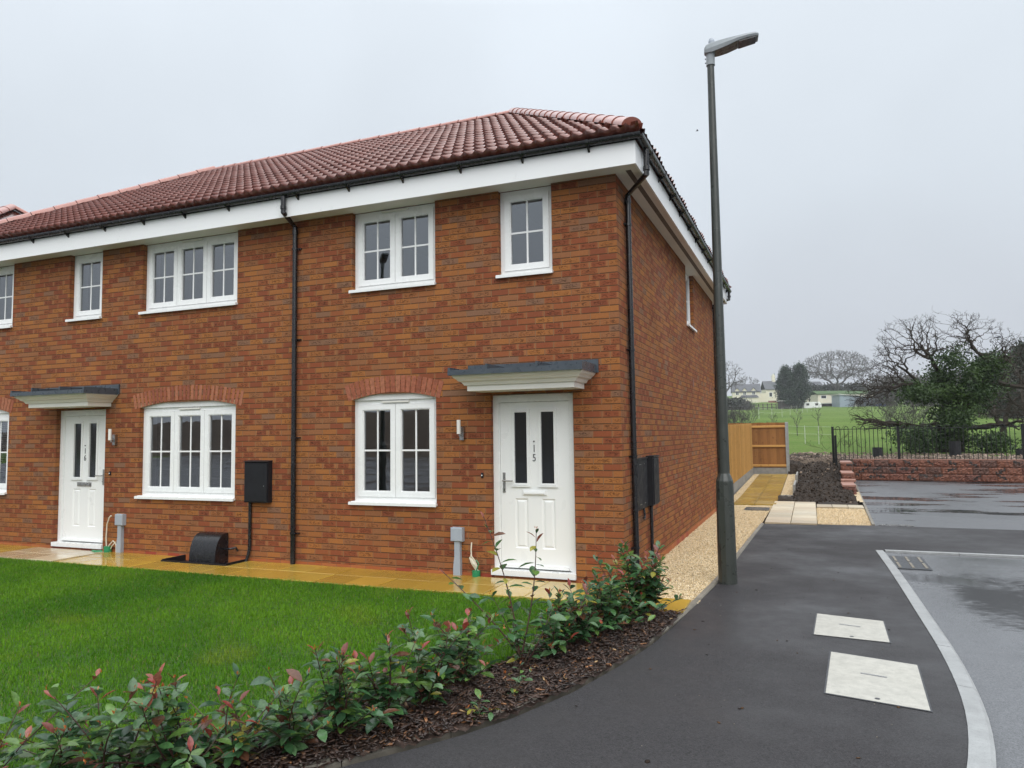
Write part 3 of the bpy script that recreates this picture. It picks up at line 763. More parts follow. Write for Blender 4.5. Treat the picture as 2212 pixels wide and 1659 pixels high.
houses = []
HL = [(-4.57, 0.0), (-9.75, -4.57), (LEFT, -9.75)]
h15 = thing('end_terrace_house', 'red brick end terrace house nearest the street lamp, numbered 15 on its white door', 'house', (-2.3, 4.5, 0), 'houses of the brick terrace')
h16 = thing('terraced_house', 'red brick mid terrace house numbered 16 with a black meter box beside its window', 'house', (-7.2, 4.5, 0), 'houses of the brick terrace')
h17 = thing('end_terrace_house', 'red brick house at the far left edge, with slatted blinds in its window', 'house', (-11.4, 4.5, 0), 'houses of the brick terrace')
hs = [h15, h16, h17]
D15, D16 = (-1.601, -.563), (-9.171, -8.075)
holes = {
    0: [(*D15, 0, 2.10), (-3.582, -2.341, .791, 2.17), (-3.582, -2.341, 3.553, SOF), (-1.47, -.784, 3.553, SOF)],
    1: [(*D16, 0, 2.10), (-7.363, -5.523, .791, 2.17), (-7.363, -5.523, 3.553, SOF), (-8.952, -8.228, 3.553, SOF)],
    2: [(-11.56, -10.31, .791, 2.17), (-11.56, -10.31, 3.553, SOF)],
}
SW = [(5.08, 5.98, 3.553, SOF)]
for i, (h, (x0, x1)) in enumerate(zip(hs, HL)):
    w = MB(); wall_sheet(w, x0, x1, -.02 if i else -.02, SOF+.15, holes[i], FR)
    w.add([(x0, DEP, -.2), (x1, DEP, -.2), (x1, DEP, SOF+.15), (x0, DEP, SOF+.15)], [(0, 1, 2, 3)])
    if i == 0: wall_sheet(w, 0, DEP, -.02, SOF+.15, SW, SD)
    if i == 2: w.add([(x0, 0, -.2), (x0, DEP, -.2), (x0, DEP, SOF+.15), (x0, 0, SOF+.15)], [(0, 1, 2, 3)])
    if i < 2: w.add([(x0, 0, -.02), (x0, DEP, -.2), (x0, DEP, SOF+.15), (x0, 0, SOF+.15)], [(0, 1, 2, 3)])
    w.build('wall', 'brick', h)
    p = MB()
    segs = [(x0, x1)]
    for (a, b, c, d) in holes[i]:
        if c == 0: segs = [s for (q, r) in segs for s in ((q, a), (b, r)) if s[1] > s[0]]
    for (a, b) in segs: p.add([(a, -.002, -.25), (b, -.002, -.25), (b, -.002, -.022), (a, -.002, -.022)], [(0, 1, 2, 3)])
    for (a, b, c, d) in holes[i]:
        if c == 0: p.add([(a, .01, -.25), (b, .01, -.25), (b, .01, -.03), (a, .01, -.03)], [(0, 1, 2, 3)])
    if i == 0: p.add([(.002, -.002, -.3), (.002, DEP, -.3), (.002, DEP, -.022), (.002, -.002, -.022)], [(0, 1, 2, 3)])
    p.build('plinth', 'plinth', h)
    # interior: two open-fronted rooms, one over the other
    m = MB()
    for (z0, z1, pw) in ((.06, 2.38, x0+.55*(x1-x0)), (2.65, 4.95, x0+.5*(x1-x0))):
        a, b, c, d = x0+.06, x1-.12, .15, 4.6
        m.add([(a, d, z0), (b, d, z0), (b, d, z1), (a, d, z1)], [(0, 1, 2, 3)]); m.add([(a, c, z0), (a, d, z0), (a, d, z1), (a, c, z1)], [(0, 1, 2, 3)])
        m.add([(b, c, z0), (b, d, z0), (b, d, z1), (b, c, z1)], [(0, 1, 2, 3)]); m.add([(a, c, z1), (b, c, z1), (b, d, z1), (a, d, z1)], [(0, 1, 2, 3)])
        fl = MB(); fl.add([(a, c, z0), (b, c, z0), (b, d, z0), (a, d, z0)], [(0, 1, 2, 3)]); fl.build('room_floor', 'carpet', h)
        pw = {0: -1.95, 1: -7.75, 2: -12.2}[i]
        m.box(pw-.05, pw+.05, c+.2, d-.002, z0+.001, z1-.001)
    m.build('room_wall', 'room', h)
    for (a, b, c, d) in holes[i]:
        if c > 0:
            rv = MB(); d2 = min(d, SOF-.001) if c > 2 else 2.1
            for (q, r, s_, t_) in ((a-.02, a, c, d2), (b, b+.02, c, d2), (a-.02, b+.02, c-.02, c), (a-.02, b+.02, d2, d2+.02)): rv.box(q, r, .142, .32, s_, t_)
            rv.build('window_reveal', 'plaster', h)

wl = '{} white casement window'
window(h15, -3.582, -2.341, .791, 2.093, [1, 1], arch=.075); window(h15, -3.582, -2.341, 3.553, SOF-.004, [1, 1]); window(h15, -1.47, -.784, 3.553, SOF-.004, [1], vent=False)
window(h15, 5.08, 5.98, 3.553, SOF-.004, [1], SD, vent=False)
window(h16, -7.363, -5.523, .791, 2.093, [1, 1, 1], arch=.085); window(h16, -7.363, -5.523, 3.553, SOF-.004, [1, 1, 1]); window(h16, -8.952, -8.228, 3.553, SOF-.004, [1], vent=False)
window(h17, -11.56, -10.31, .791, 2.093, [1, 1], arch=.075); window(h17, -11.56, -10.31, 3.553, SOF-.004, [1, 1])
for (h, a, b, r) in ((h15, -3.582, -2.341, .085), (h16, -7.363, -5.523, .095), (h17, -11.56, -10.31, .085)): arch_ring(h, a, b, 2.098, r)
bl = MB()
for k in range(34):
    z = .85+k*.037
    bl.add([(-11.5, .16, z), (-10.36, .16, z), (-10.36, .178, z+.016), (-11.5, .178, z+.016)], [(0, 1, 2, 3)])
bl.build('venetian_blind', 'wire', h17)
front_door(h15, *D15, '15', -1, False, 'white door numbered 15'); front_door(h16, *D16, '16', 1, True, 'white door numbered 16')
canopy(h15, -1.082); canopy(h16, -8.623)
wall_lamp(h15, -2.0, 1.64); wall_lamp(h16, -7.87, 1.62)
doorbell(h15, -1.716, 1.14); doorbell(h16, -7.947, 1.117)
duct_box(h15, -2.04); duct_box(h16, -7.67)
cables(h15, -1.82, False); cables(h16, -7.93, True)
meter_box(h16, -5.28, -4.87, .745, 1.30)

# fascia, soffit and gutter for each house
for i, (h, (x0, x1)) in enumerate(zip(hs, HL)):
    fx1 = x1 if i else OV; fx0 = x0 if i < 2 else x0-OV
    f = MB(); f.box(fx0, fx1, -OV-.022, -OV, SOF-.03, FT)
    if i == 0: f.box(OV, OV+.022, -OV-.022, DEP+OV, SOF-.03, FT)
    if i == 0: f.box(fx0, fx0+.03, -OV-.0245, -OV-.0222, SOF-.03, FT)
    if i == 2: f.box(x0-OV-.022, x0-OV, -OV-.022, DEP+OV, SOF-.03, FT)
    f.build('fascia', 'fascia', h)
    f = MB(); f.box(fx0, fx1, DEP+OV+.0225, DEP+OV+.0445, SOF-.03, FT); f.build('fascia', 'fascia', h)
    s = MB(); s.box(fx0, fx1, -OV+.001, .06, SOF-.001, SOF+.011)
    if i == 0: s.box(-.1, OV-.001, .061, DEP+OV-.002, SOF-.001, SOF+.011)
    so = s.build('soffit', 'soffit', h)
    v = MB(); n = int((fx1-fx0-.1)/.02)
    for k in range(n): v.box(fx0+.05+k*.02, fx0+.062+k*.02, -OV+.012, -OV+.04, SOF-.004, SOF-.0015)
    if i == 0: v.box(OV-.15, OV-.09, -.05, DEP, SOF-.004, SOF-.0015)
    v.build('soffit_vent', 'ventstrip', so)
    # half-round gutter
    gx1 = x1 if i else OV+.10; gx0 = x0 if i < 2 else x0-OV-.10
    prof = [(math.cos(math.pi+math.pi*k/10)*.046, math.sin(math.pi+math.pi*k/10)*.046) for k in range(11)] + [(.046, .006), (.041, .006)] + [(math.cos(2*math.pi-math.pi*k/10)*.041, math.sin(2*math.pi-math.pi*k/10)*.041) for k in range(11)] + [(-.046, .006)]
    gy, gz_ = -OV-.022-.052, FT+.046
    g = MB(); n = len(prof); pr = [(p[0]+gy, p[1]+gz_) for p in prof]
    vs = [(gx0, *p) for p in pr] + [(gx1, *p) for p in pr]
    g.add(vs, [(k, n+k, n+(k+1) % n, (k+1) % n) for k in range(n)])
    g.box(gx0, gx1, -OV-.023, -OV-.021, FT-.001, FT+.06)
    if i == 0:
        gxs = OV+.022+.052; pr2 = [(p[0]+gxs, p[1]+gz_) for p in prof]
        g.add([(p[0], gy, p[1]) for p in pr2] + [(p[0], DEP+OV+.1, p[1]) for p in pr2], [(k, n+k, n+(k+1) % n, (k+1) % n) for k in range(n)])
        g.add([(gxs-.046, DEP+OV+.1, gz_), (gxs, DEP+OV+.1, gz_-.046), (gxs+.046, DEP+OV+.1, gz_)], [(0, 1, 2)])
    go = g.build('gutter', 'black', h)
    L = gx1-gx0; nb = int(L/.8)
    for k in range(nb):
        x = gx0+.35+k*.8
        b = MB(); b.extr([(gy-.05, gz_+.012), (gy-.048, gz_-.025), (gy-.016, gz_-.056), (gy+.049, gz_-.105), (gy+.0505, gz_+.008), (gy+.034, gz_-.04), (gy, gz_-.0495), (gy-.034, gz_-.036)], 'x', x-.012, x+.012)
        b.build('gutter_bracket', 'black', go)
    if i == 0:
        for k in range(12):
            y = .2+k*.8
            b = MB(); b.extr([(gxs+.05, gz_+.012), (gxs+.048, gz_-.025), (gxs+.016, gz_-.056), (gxs-.049, gz_-.105), (gxs-.0505, gz_+.008), (gxs-.034, gz_-.04), (gxs, gz_-.0495), (gxs+.034, gz_-.036)], 'y', y-.012, y+.012)
            b.build('gutter_bracket', 'black', go)
    # roof slopes
    r0 = hip_l if i == 2 else (lambda y, x0=x0: x0); r1 = hip_r if i == 0 else (lambda y, x1=x1: x1)
    ro = tile_slope('roof', h, r0, r1); rb = tile_slope('roof', h, r0, r1, True)
    if i == 0:   # hip end facing right
        hv = [(EXR, EY, EZ), (EXR, 2*RY-EY, EZ), (HX, RY, RZ)]; n_ = 16; V, F, C_ = [], [], []
        nvv = (Vector(hv[1])-Vector(hv[0])).cross(Vector(hv[2])-Vector(hv[0])).normalized()
        for r in range(n_):
            for (ta, tb) in ((r/n_, min(1, (r+1.1)/n_)),):
                m_ = 140
                for k in range(m_):
                    q = []
                    for (t, lift, u) in ((ta, .026, k/m_), (ta, .026, (k+1)/m_), (tb, -.004, (k+1)/m_), (tb, -.004, k/m_)):
                        y = EY+(2*RY-2*EY)*u; lo, hi = EY+(RY-EY)*t, 2*RY-EY-(RY-EY)*t; yc = min(max(y, lo), hi)
                        base = Vector((EXR+(HX-EXR)*t, yc, EZ+(RZ-EZ)*t)); q.append(base+nvv*(lift*1.4-.02*(lift < 0)+tile_profile(y/.15)))
                    if abs(q[0].y-q[1].y) < 1e-5 and abs(q[2].y-q[3].y) < 1e-5: continue
                    o = len(V); V += q; F.append((o, o+1, o+2, o+3)); qn = rng.uniform(.8, 1.25); C_.append((.165*qn, .046*qn, .03*qn))
        bulk('roof', 'tile', np.array([tuple(v) for v in V]), np.array(F), np.array(C_), h)
        rt = MB(); ridge_run(rt, (EXR-.10, EY+.14, EZ+.13), (HX, RY, RZ+.075), 18, .112); ridge_run(rt, (EXR-.25, 2*RY-EY-.36, EZ+.26), (HX, RY, RZ+.075), 18, .125); ridge_run(rt, (HX+.05, RY, RZ+.04), (x0, RY, RZ+.04), 4, .105)
    elif i == 1:
        rt = MB(); ridge_run(rt, (x1, RY, RZ+.04), (x0, RY, RZ+.04), 11, .105)
    else:
        rt = MB(); ridge_run(rt, (x1, RY, RZ+.04), (GX, RY, RZ+.04), 2, .105); ridge_run(rt, (EXL, EY, EZ+.065), (GX, RY, RZ+.075), 15, .12); ridge_run(rt, (EXL, 2*RY-EY, EZ+.065), (GX, RY, RZ+.075), 15, .12)
        e = MB(); e.add([(EXL, EY, EZ+.01), (EXL, 2*RY-EY, EZ+.01), (GX, RY, RZ)], [(0, 1, 2)]); e.build('roof', 'tile', h)
    rt.build('ridge_tiles', 'ridge', ro, True)

downpipe(h15, [(-4.43, gy, FT-.0), (-4.43, gy, 4.62), (-4.48, -.045, 4.50), (-4.48, -.045, -.07)], [4.2, 2.95, 1.62, .35])
downpipe(h15, [(gxs, .02, FT-.0), (gxs, .02, 4.55), (.045, .40, 4.46), (.045, .40, -.13)], [4.1, 2.6, 1.35, .3], put='side')
downpipe(h15, [(gxs, DEP+.2, FT), (gxs, DEP+.2, 4.66), (.045, DEP-.1, 4.5), (.045, DEP-.1, -.12)], [2.6], put='side')
# meter boxes on the side wall
s1 = MB(); s1.box(.002, .028, .60, 1.20, .70, 1.30); s1.box(.028, .034, .62, 1.18, .72, 1.28); s1.box(.002, .04, .58, 1.215, 1.30, 1.318)
b1 = s1.build('meter_box', 'blackmatt', h15); b1['label'] = 'wide flat meter box'
s2 = MB(); s2.tube([(.02, .98, .70), (.03, .98, .60), (.035, .92, .57), (.035, .88, .59)], .014, 8); s2.build('meter_pipe', 'black', b1)
hg = MB()
for z in (1.24, .76):
    for y in (.72, .95): hg = MB(); hg.box(.0342, .0365, y, y+.1, z-.004, z+.004); hg.build('hinge', 'steel', b1)
s3 = MB(); s3.box(.002, .085, 1.26, 1.62, .70, 1.31); s3.chamfer(1.275, 1.605, .715, 1.295, 0, .016, .006, m=Matrix(((0, 0, 1, .085), (1, 0, 0, 0), (0, 1, 0, 0), (0, 0, 0, 1)))); s3.box(.002, .105, 1.25, 1.63, 1.31, 1.33)
b2 = s3.build('meter_box', 'blackmatt', h15); b2['label'] = 'narrow deep meter box'
s4 = MB(); s4.tube([(.035, 1.36, .70), (.035, 1.36, -.13)], .022, 10); s4.build('meter_pipe', 'black', b2, True)
s5 = MB()
for y in (5.55, 8.0): s5 = MB(); s5.box(.002, .008, y, y+.1, 2.46, 2.6); s5.build('air_vent', 'redbrick', h15)

# neighbouring roof beyond the far end of the terrace
nb = thing('house', 'neighbouring house whose red tiled roof shows beyond the ridge at the left edge', 'house', (-20, 4.5, 0))
m = MB(); m.box(-27, -14.6, .2, 9, -.4, 4.85); m.build('wall', 'brick', nb)
m = MB(); m.add([(-27.3, -.18, 4.9), (-14.3, -.18, 4.9), (-14.3, 9.4, 4.9), (-27.3, 9.4, 4.9), (-24, 4.6, 7.8), (-17.5, 4.6, 7.8)], [(0, 1, 5, 4), (2, 3, 4, 5), (1, 2, 5), (3, 0, 4)]); nr_ = m.build('roof', 'tile', nb)
m = MB(); ridge_run(m, (-14.35, -.1, 5.0), (-17.5, 4.6, 7.86), 14, .12); ridge_run(m, (-14.35, 9.3, 5.0), (-17.5, 4.6, 7.86), 14, .12); ridge_run(m, (-17.5, 4.6, 7.84), (-24, 4.6, 7.84), 12, .11); m.build('ridge_tiles', 'ridge', nr_, True)
# ---------------------------------------------------------------- ground, roads, paths
G = -.10
def rise(y): return G + max(0., (y-12))*.0195          # the side path climbs gently beyond the house
def terr(x, y):
    s = (x-CAM[0])*-.3766 + (y-CAM[1])*.9264
    w = y - (20.15 - .13*(x-3.5))
    T = [(-400, 4.5), (-200, 4.5), (-60, 4.6), (-34, 4.4), (-27, .2), (-22, -.45), (20, -.45), (26, .30), (31, .62), (36, .74), (250, 9.3), (300, 14.0), (345, 18.6), (420, 19), (480, 17), (760, 12)]
    h = T[-1][1]
    for (a, b), (c, d) in zip(T, T[1:]):
        if s <= c:
            t = max(0, (s-a)/(c-a)); h = b+(d-b)*t; break
    if 10 < s < 60:
        if w < .12: return -.45, 1.0
        h = max(h, .52+min(w, 1)*.06) if w > .45 else -.45+(w-.12)/.33*.97
    h += mnoise.noise((x*.02, y*.02, 0))*min(max(s-40, 0)/80, 1)*1.1
    if 24 < s < 60: h += mnoise.noise((x*.9, y*.9, 3))*.10*max(0, 1-abs(w-2.5)/5)
    return h, max(0., min(1., 1-(w-4.0)/2.2)) if s > 15 else (1. if s < -20 else 0.)
ss = np.concatenate([np.arange(-150, -50, 25), np.arange(-50, 14, 4), np.arange(14, 46, .45), np.arange(46, 120, 4), np.arange(120, 460, 7), np.arange(460, 740, 20)])
tt = np.concatenate([np.arange(-480, -120, 40), np.arange(-120, -12, 6), np.arange(-12, 34, .6), np.arange(34, 130, 6), np.arange(130, 520, 40)])
V, A = [], []
for s in ss:
    for t in tt:
        x = CAM[0] + s*-.3766 + t*.9264; y = CAM[1] + s*.9264 + t*.3766
        h, a = terr(x, y); V.append((x, y, h)); A.append(a)
nt = len(tt); F = [(i*nt+j, i*nt+j+1, (i+1)*nt+j+1, (i+1)*nt+j) for i in range(len(ss)-1) for j in range(nt-1)]
ob = bulk('field', 'field', np.array(V), np.array(F), None, None, True)
at_ = ob.data.attributes.new('soil', 'FLOAT', 'POINT'); at_.data.foreach_set('value', np.array(A, np.float32))
structure(ob, 'green grazing field rising to a hill behind the railings', 'field')

EDGE = [(-2.3, -6.6), (-1.2, -5.65), (-.39, -4.75), (-.13, -4.4), (.04, -4.14), (.21, -3.82), (.42, -3.27), (.58, -2.62), (.69, -2.03), (.76, -1.4), (.80, -.89), (.84, -.4), (.89, .3), (.93, .93), (.97, 2.21), (1.03, 4.4), (1.10, 6.49)]
KIN = [(2.76, 3.72), (2.79, 2.4), (2.81, 1.0), (2.82, -.46), (2.83, -1.25), (2.82, -1.93), (2.80, -2.41), (2.76, -2.93), (2.68, -3.4), (2.58, -3.9), (2.3, -4.8), (1.8, -5.9), (1.0, -7.1)]
KOUT = [(x+.115, y) for x, y in KIN[:7]] + [(2.875, -2.97), (2.795, -3.46), (2.69, -3.97), (2.41, -4.87), (1.91, -5.97), (1.1, -7.18)]
p = MB(); poly = EDGE + [(2.95, 6.74), (40, 6.74), (40, 3.72)] + KIN + [(-.5, -9.5), (-4, -10)]
p.add([(x, y, G) for x, y in poly], [tuple(range(len(poly)))])
bm = bmesh.new(); vs = [bm.verts.new(v) for v in p.v]; f = bm.faces.new(vs); bmesh.ops.triangulate(bm, faces=[f])
me = bpy.data.meshes.new('pavement'); bm.to_mesh(me); bm.free(); me.materials.append(MAT['pavement'])
o = link('pavement', me); structure(o, 'dark damp asphalt pavement curving past the lamp post', 'pavement')
def roadz(y): return -.118 - max(0, min(1, (3.7-y)/7.5))*.075
r = MB(); ys = [3.83, 3, 2, 1, 0, -1, -2, -3, -4, -6, -9, -14, -20, -60]
def kx(y):
    for (x0, y0), (x1, y1) in zip(KOUT, KOUT[1:]):
        if y1 <= y <= y0: return x0+(x1-x0)*(y-y0)/(y1-y0)
    return KOUT[0][0] if y > KOUT[0][1] else -60
gy_ = sorted({*ys, *[q[1] for q in KOUT[1:]]}, reverse=True); gy_ = [y for y in gy_ if y <= 3.83]
for a, b in zip(gy_, gy_[1:]):
    xa, xb = (kx(a)-.35, kx(b)-.35) if b >= -7.18 else (-60, -60)
    r.add([(xa, a, roadz(a)), (60, a, roadz(a)), (60, b, roadz(b)), (xb, b, roadz(b))], [(0, 1, 2, 3)])
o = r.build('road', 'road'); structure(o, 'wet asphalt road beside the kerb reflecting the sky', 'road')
r = MB(); r.add([(2.99, 6.74, -.112), (40, 6.74, -.112), (40, 17.0, -.112), (3.4, 20.2, -.112), (3.3, 19.9, -.112)], [(0, 1, 2, 3, 4)])
o = r.build('parking_area', 'parking'); structure(o, 'wet asphalt parking bay with puddles below the low brick wall', 'parking area')

def strip(name, inner, outer, z0, zt, stone, mat, gap=.006, joint=1):
    """a line of kerb stones along matching polylines, each with a chamfered edge"""
    mb = MB(); rs = random.Random(3)
    for num, ((a, b), (c, d)) in enumerate(zip(zip(inner, outer), list(zip(inner, outer))[1:])):
        ga, gb = (gap if num % joint == 0 else 0), (gap if num % joint == joint-1 else 0)
        if num % joint == 0: zz_ = zt+rs.uniform(-.002, .002)
        L = math.hypot(c[0]-a[0], c[1]-a[1]); n = max(1, round(L/stone))
        for i in range(n):
            t0, t1 = i/n+(ga if joint > 1 else gap)/L/2, (i+1)/n-(gb if joint > 1 else gap)/L/2
            q = [(a[0]+(c[0]-a[0])*t, a[1]+(c[1]-a[1])*t) for t in (t0, t1)]; w = [(b[0]+(d[0]-b[0])*t, b[1]+(d[1]-b[1])*t) for t in (t0, t1)]
            z = zz_ if joint > 1 else zt+rs.uniform(-.002, .002); e = .18
            mid = [(w[k][0]+(q[k][0]-w[k][0])*e, w[k][1]+(q[k][1]-w[k][1])*e) for k in (0, 1)]
            vs = [(*q[0], z0), (*q[1], z0), (*w[1], z0), (*w[0], z0), (*q[0], z), (*q[1], z), (*mid[1], z), (*mid[0], z), (*w[1], z-.018), (*w[0], z-.018)]
            mb.add(vs, [(4, 5, 6, 7), (7, 6, 8, 9), (9, 8, 2, 3), (0, 1, 5, 4), (0, 4, 7, 9, 3), (1, 2, 8, 6, 5)])
    return mb.build(name, mat)
def resample(pl, n):
    P = [Vector((*q, 0)) for q in pl]; L = [0]
    for a, b in zip(P, P[1:]): L.append(L[-1]+(b-a).length)
    out = []
    for i in range(n):
        t = L[-1]*i/(n-1); k = max(j for j in range(len(L)) if L[j] <= t+1e-9); k = min(k, len(P)-2)
        out.append(tuple((P[k]+(P[k+1]-P[k])*((t-L[k])/(L[k+1]-L[k])))[:2]))
    return out
def smooth_pl(pl, n):
    q = resample(pl, n)
    for _ in range(3): q = [q[0]] + [tuple((q[i-1][k]+2*q[i][k]+q[i+1][k])/4 for k in (0, 1)) for i in range(1, len(q)-1)] + [q[-1]]
    return q
ki, ko = smooth_pl(KIN, 46), smooth_pl(KOUT, 46)
o = strip('kerb', ki, ko, -.3, G+.008, .92, 'kerb', joint=4); structure(o, 'pale concrete kerb between pavement and wet road', 'kerb')
k2 = [(2.885+i*.915, 3.72) for i in range(40)]
o = strip('kerb', [(x, 3.72) for x, _ in k2], [(x, 3.84) for x, _ in k2], -.3, G+.004, .92, 'kerb'); 
# mirrored so that the road side is the chamfered one
structure(o, 'flush line of kerb stones where the pavement crosses the road mouth', 'kerb')
eo = smooth_pl(EDGE, 22); ei = []
for i, q in enumerate(eo):
    a, b = Vector((*eo[max(0, i-1)], 0)), Vector((*eo[min(len(eo)-1, i+1)], 0)); d = (b-a).normalized(); ei.append((q[0]-d.y*.055, q[1]+d.x*.055))
o = strip('edging', ei, eo, -.3, G+.014, .9, 'edging'); structure(o, 'narrow concrete edging between planting bed and pavement', 'edging')
o = strip('edging', [(2.93+(3.22-2.93)*t/12, 6.75+11.3*t/12) for t in range(13)], [(2.985+(3.22-2.93)*t/12, 6.75+11.3*t/12) for t in range(13)], -.3, G+.02, .9, 'edging')
structure(o, 'straight concrete edging along the left side of the parking bay', 'edging')

def slab_mat(name, cols, rlo, rhi):
    k = NT(name); p = k.pos(); a = k.attr('Col'); n = k.noise(p, 3, 5, .6); f = k.noise(p, 70, 3, .6); st = k.noise(k.scale(p, (1, 1, 1)), 1.1, 4)
    c = k.mix(k.rng(n, .3, .7, 0, .4), a, cols); c = k.mix(k.rng(f, .5, .8, 0, .3), c, tuple(x*.5 for x in cols))
    return k.pbr(c, k.rng(st, .35, .65, rlo, rhi), k.bump(k.m('ADD', f, k.m('MULTIPLY', n, 2.)), .12, .004), .5)
MAT['slab'] = slab_mat('wet yellow slab', (.36, .22, .035), .10, .26)
MAT['slabpale'] = slab_mat('pale slab', (.42, .34, .22), .3, .5)
def slabs(mb, x0, x1, y0, y1, nx, ny, z, pal, h=.05, slope=False):
    for i in range(nx):
        for j in range(ny):
            a, b = x0+(x1-x0)*i/nx+.005, x0+(x1-x0)*(i+1)/nx-.005; c, d = y0+(y1-y0)*j/ny+.005, y0+(y1-y0)*(j+1)/ny-.005
            q = rng.uniform(.78, 1.18); cc = rng.choice(pal); dz = rng.uniform(-.0025, .0025)
            zz = (rise((c+d)/2)-G if slope else 0)
            mb.chamfer(a, b, c, d, z-h+zz, z+dz+zz, .004, tuple(x*q for x in cc))
YEL = [(.43, .275, .038), (.40, .245, .035), (.46, .31, .05)]; PAL = [(.50, .42, .29), (.46, .37, .25), (.54, .47, .34)]
mb = MB(); slabs(mb, -14.1, -9.4, -.93, -.01, 9, 2, -.055, YEL)
slabs(mb, -9.4, -7.9, -.93, -.085, 3, 2, -.045, PAL)
slabs(mb, -7.9, -6.45, -.93, -.01, 3, 2, -.055, YEL); slabs(mb, -6.45, -5.25, -.93, -.43, 3, 1, -.055, YEL)
slabs(mb, -5.25, -1.75, -.93, -.01, 8, 2, -.055, YEL)
slabs(mb, -1.75, -.40, -.93, -.085, 3, 2, -.045, [(.47, .33, .075), (.44, .30, .06)])
slabs(mb, -.40, .02, -.93, -.01, 1, 2, -.055, YEL); slabs(mb, .02, .78, -.93, -.42, 2, 1, -.062, YEL)
o = mb.build('path', 'slab'); structure(o, 'wet yellow slab path along the front of the terrace', 'path')
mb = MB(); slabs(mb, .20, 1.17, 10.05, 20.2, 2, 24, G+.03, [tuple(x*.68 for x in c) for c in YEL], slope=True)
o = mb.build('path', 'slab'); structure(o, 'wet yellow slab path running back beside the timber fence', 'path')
mb = MB(); slabs(mb, 1.10, 2.02, 6.53, 10.9, 2, 10, G+.03, PAL); slabs(mb, 2.03, 3.0, 9.76, 10.36, 3, 1, G+.03, PAL)
o = mb.build('path', 'slabpale'); structure(o, 'pale cream slabs linking the pavement to the side path', 'path')

# lawn
LAWNR = [(-2.6, -6.2), (-1.68, -5.23), (-1.27, -4.91), (-1.12, -4.55), (-.76, -3.89), (-.3, -3.2), (-.16, -2.6), (-.13, -1.6), (-.18, -.96)]
lp = [(-14.2, -.945)] + [(-14.2, -7.5), (-4.0, -7.5)] + LAWNR
b = MB(); b.add([(x, y, -.065) for x, y in lp], [tuple(range(len(lp)))])
o = b.build('lawn', 'turf'); structure(o, 'green turf base of the front lawn', 'lawn')
def blades(poly, n, zb, hmin, hmax, wd):
    P = sample_poly(poly, n); P3 = np.c_[P, np.full(len(P), zb)]; P3 = P3[seen(P3, 1.3)]; n = len(P3)
    a = nr.uniform(0, 2*np.pi, n); clump = np.array([mnoise.noise((x*2.2, y*2.2, 0)) for x, y in P3[:, :2]]); big = np.array([mnoise.noise((x*.7, y*.7, 5)) for x, y in P3[:, :2]])
    h = nr.uniform(hmin, hmax, n)*(1+.25*clump); lean = nr.uniform(.15, .95, n)*h; w = wd*nr.uniform(.7, 1.3, n)
    dx, dy = np.cos(a), np.sin(a); b_ = a+np.pi/2+nr.uniform(-.5, .5, n); wx, wy = np.cos(b_)*w/2, np.sin(b_)*w/2
    v0 = P3+np.c_[-wx, -wy, 0*wx]; v1 = P3+np.c_[wx, wy, 0*wx]
    mid = P3+np.c_[dx*lean*.35, dy*lean*.35, h*.62]; v2 = mid+np.c_[wx*.8, wy*.8, 0*wx]; v3 = mid-np.c_[wx*.8, wy*.8, 0*wx]; tip = P3+np.c_[dx*lean, dy*lean, h]
    V = np.stack([v0, v1, v2, v3, tip], 1).reshape(-1, 3); i = np.arange(n)*5
    F = np.concatenate([np.c_[i, i+1, i+2], np.c_[i, i+2, i+3], np.c_[i+3, i+2, i+4]])
    t = np.clip(.5+.4*clump+.65*big+nr.normal(0, .22, n), 0, 1)[:, None]; yel = np.clip(np.array([mnoise.noise((x*1.1+9, y*1.1, 8)) for x, y in P3[:, :2]])*2.0-.7, 0, .6)[:, None]
    c = np.array([.054, .168, .007])*(1-t)+np.array([.132, .28, .014])*t
    c = c*(1-yel)+np.array([.19, .26, .02])*yel; dry = nr.random(n) < .035; c[dry] = (.20, .19, .07)
    return V, F, np.concatenate([c, c, c])
V, F, C_ = blades(lp, 620000, -.066, .016, .040, .0042)
o = bulk('grass', 'grass', V, F, C_); tag(o, 'short bright green lawn grass in front of the terrace', 'grass', kind='stuff')

# planting bed with bark mulch
bed = LAWNR[::-1] + [(-2.2, -6.65)] + [(x-.03, y+.02) for x, y in EDGE[1:11]] + [(.79, -.94)]
xs, ys_ = np.arange(-2.7, .95, .045), np.arange(-6.7, -.9, .045); V, idx = [], {}
for i, x in enumerate(xs):
    for j, y in enumerate(ys_): V.append((x, y, -.083+.022*mnoise.noise((x*3, y*3, 0))+.018*mnoise.noise((x*13, y*13, 2))))
V = np.array(V); m_ = len(ys_); inside = inpoly(V, bed)
F = [(i*m_+j, (i+1)*m_+j, (i+1)*m_+j+1, i*m_+j+1) for i in range(len(xs)-1) for j in range(m_-1) if inside[i*m_+j] or inside[(i+1)*m_+j+1]]
o = bulk('planting_bed', 'mulchbed', V, np.array(F), None, None, True); structure(o, 'dark mulched planting bed along the pavement edging', 'planting bed')
n = 9500; P = sample_poly(bed, n); P3 = np.c_[P, np.full(n, -.07)+nr.uniform(-.012, .022, n)]
tv = np.array([(-.5, -.5, -.5), (.5, -.35, -.5), (.42, .5, -.5), (-.45, .4, -.5), (-.4, -.4, .5), (.45, -.3, .5), (.5, .4, .5), (-.5, .45, .5)]); tf = np.array([(0, 3, 2, 1), (4, 5, 6, 7), (0, 1, 5, 4), (1, 2, 6, 5), (2, 3, 7, 6), (3, 0, 4, 7)])
sc = np.c_[nr.gamma(3, .011, n)+.012, nr.uniform(.006, .02, n), nr.uniform(.003, .008, n)]
V, F = instance_mesh(tv, tf, P3, rand_rot(n, .5), sc); t = nr.random(n)
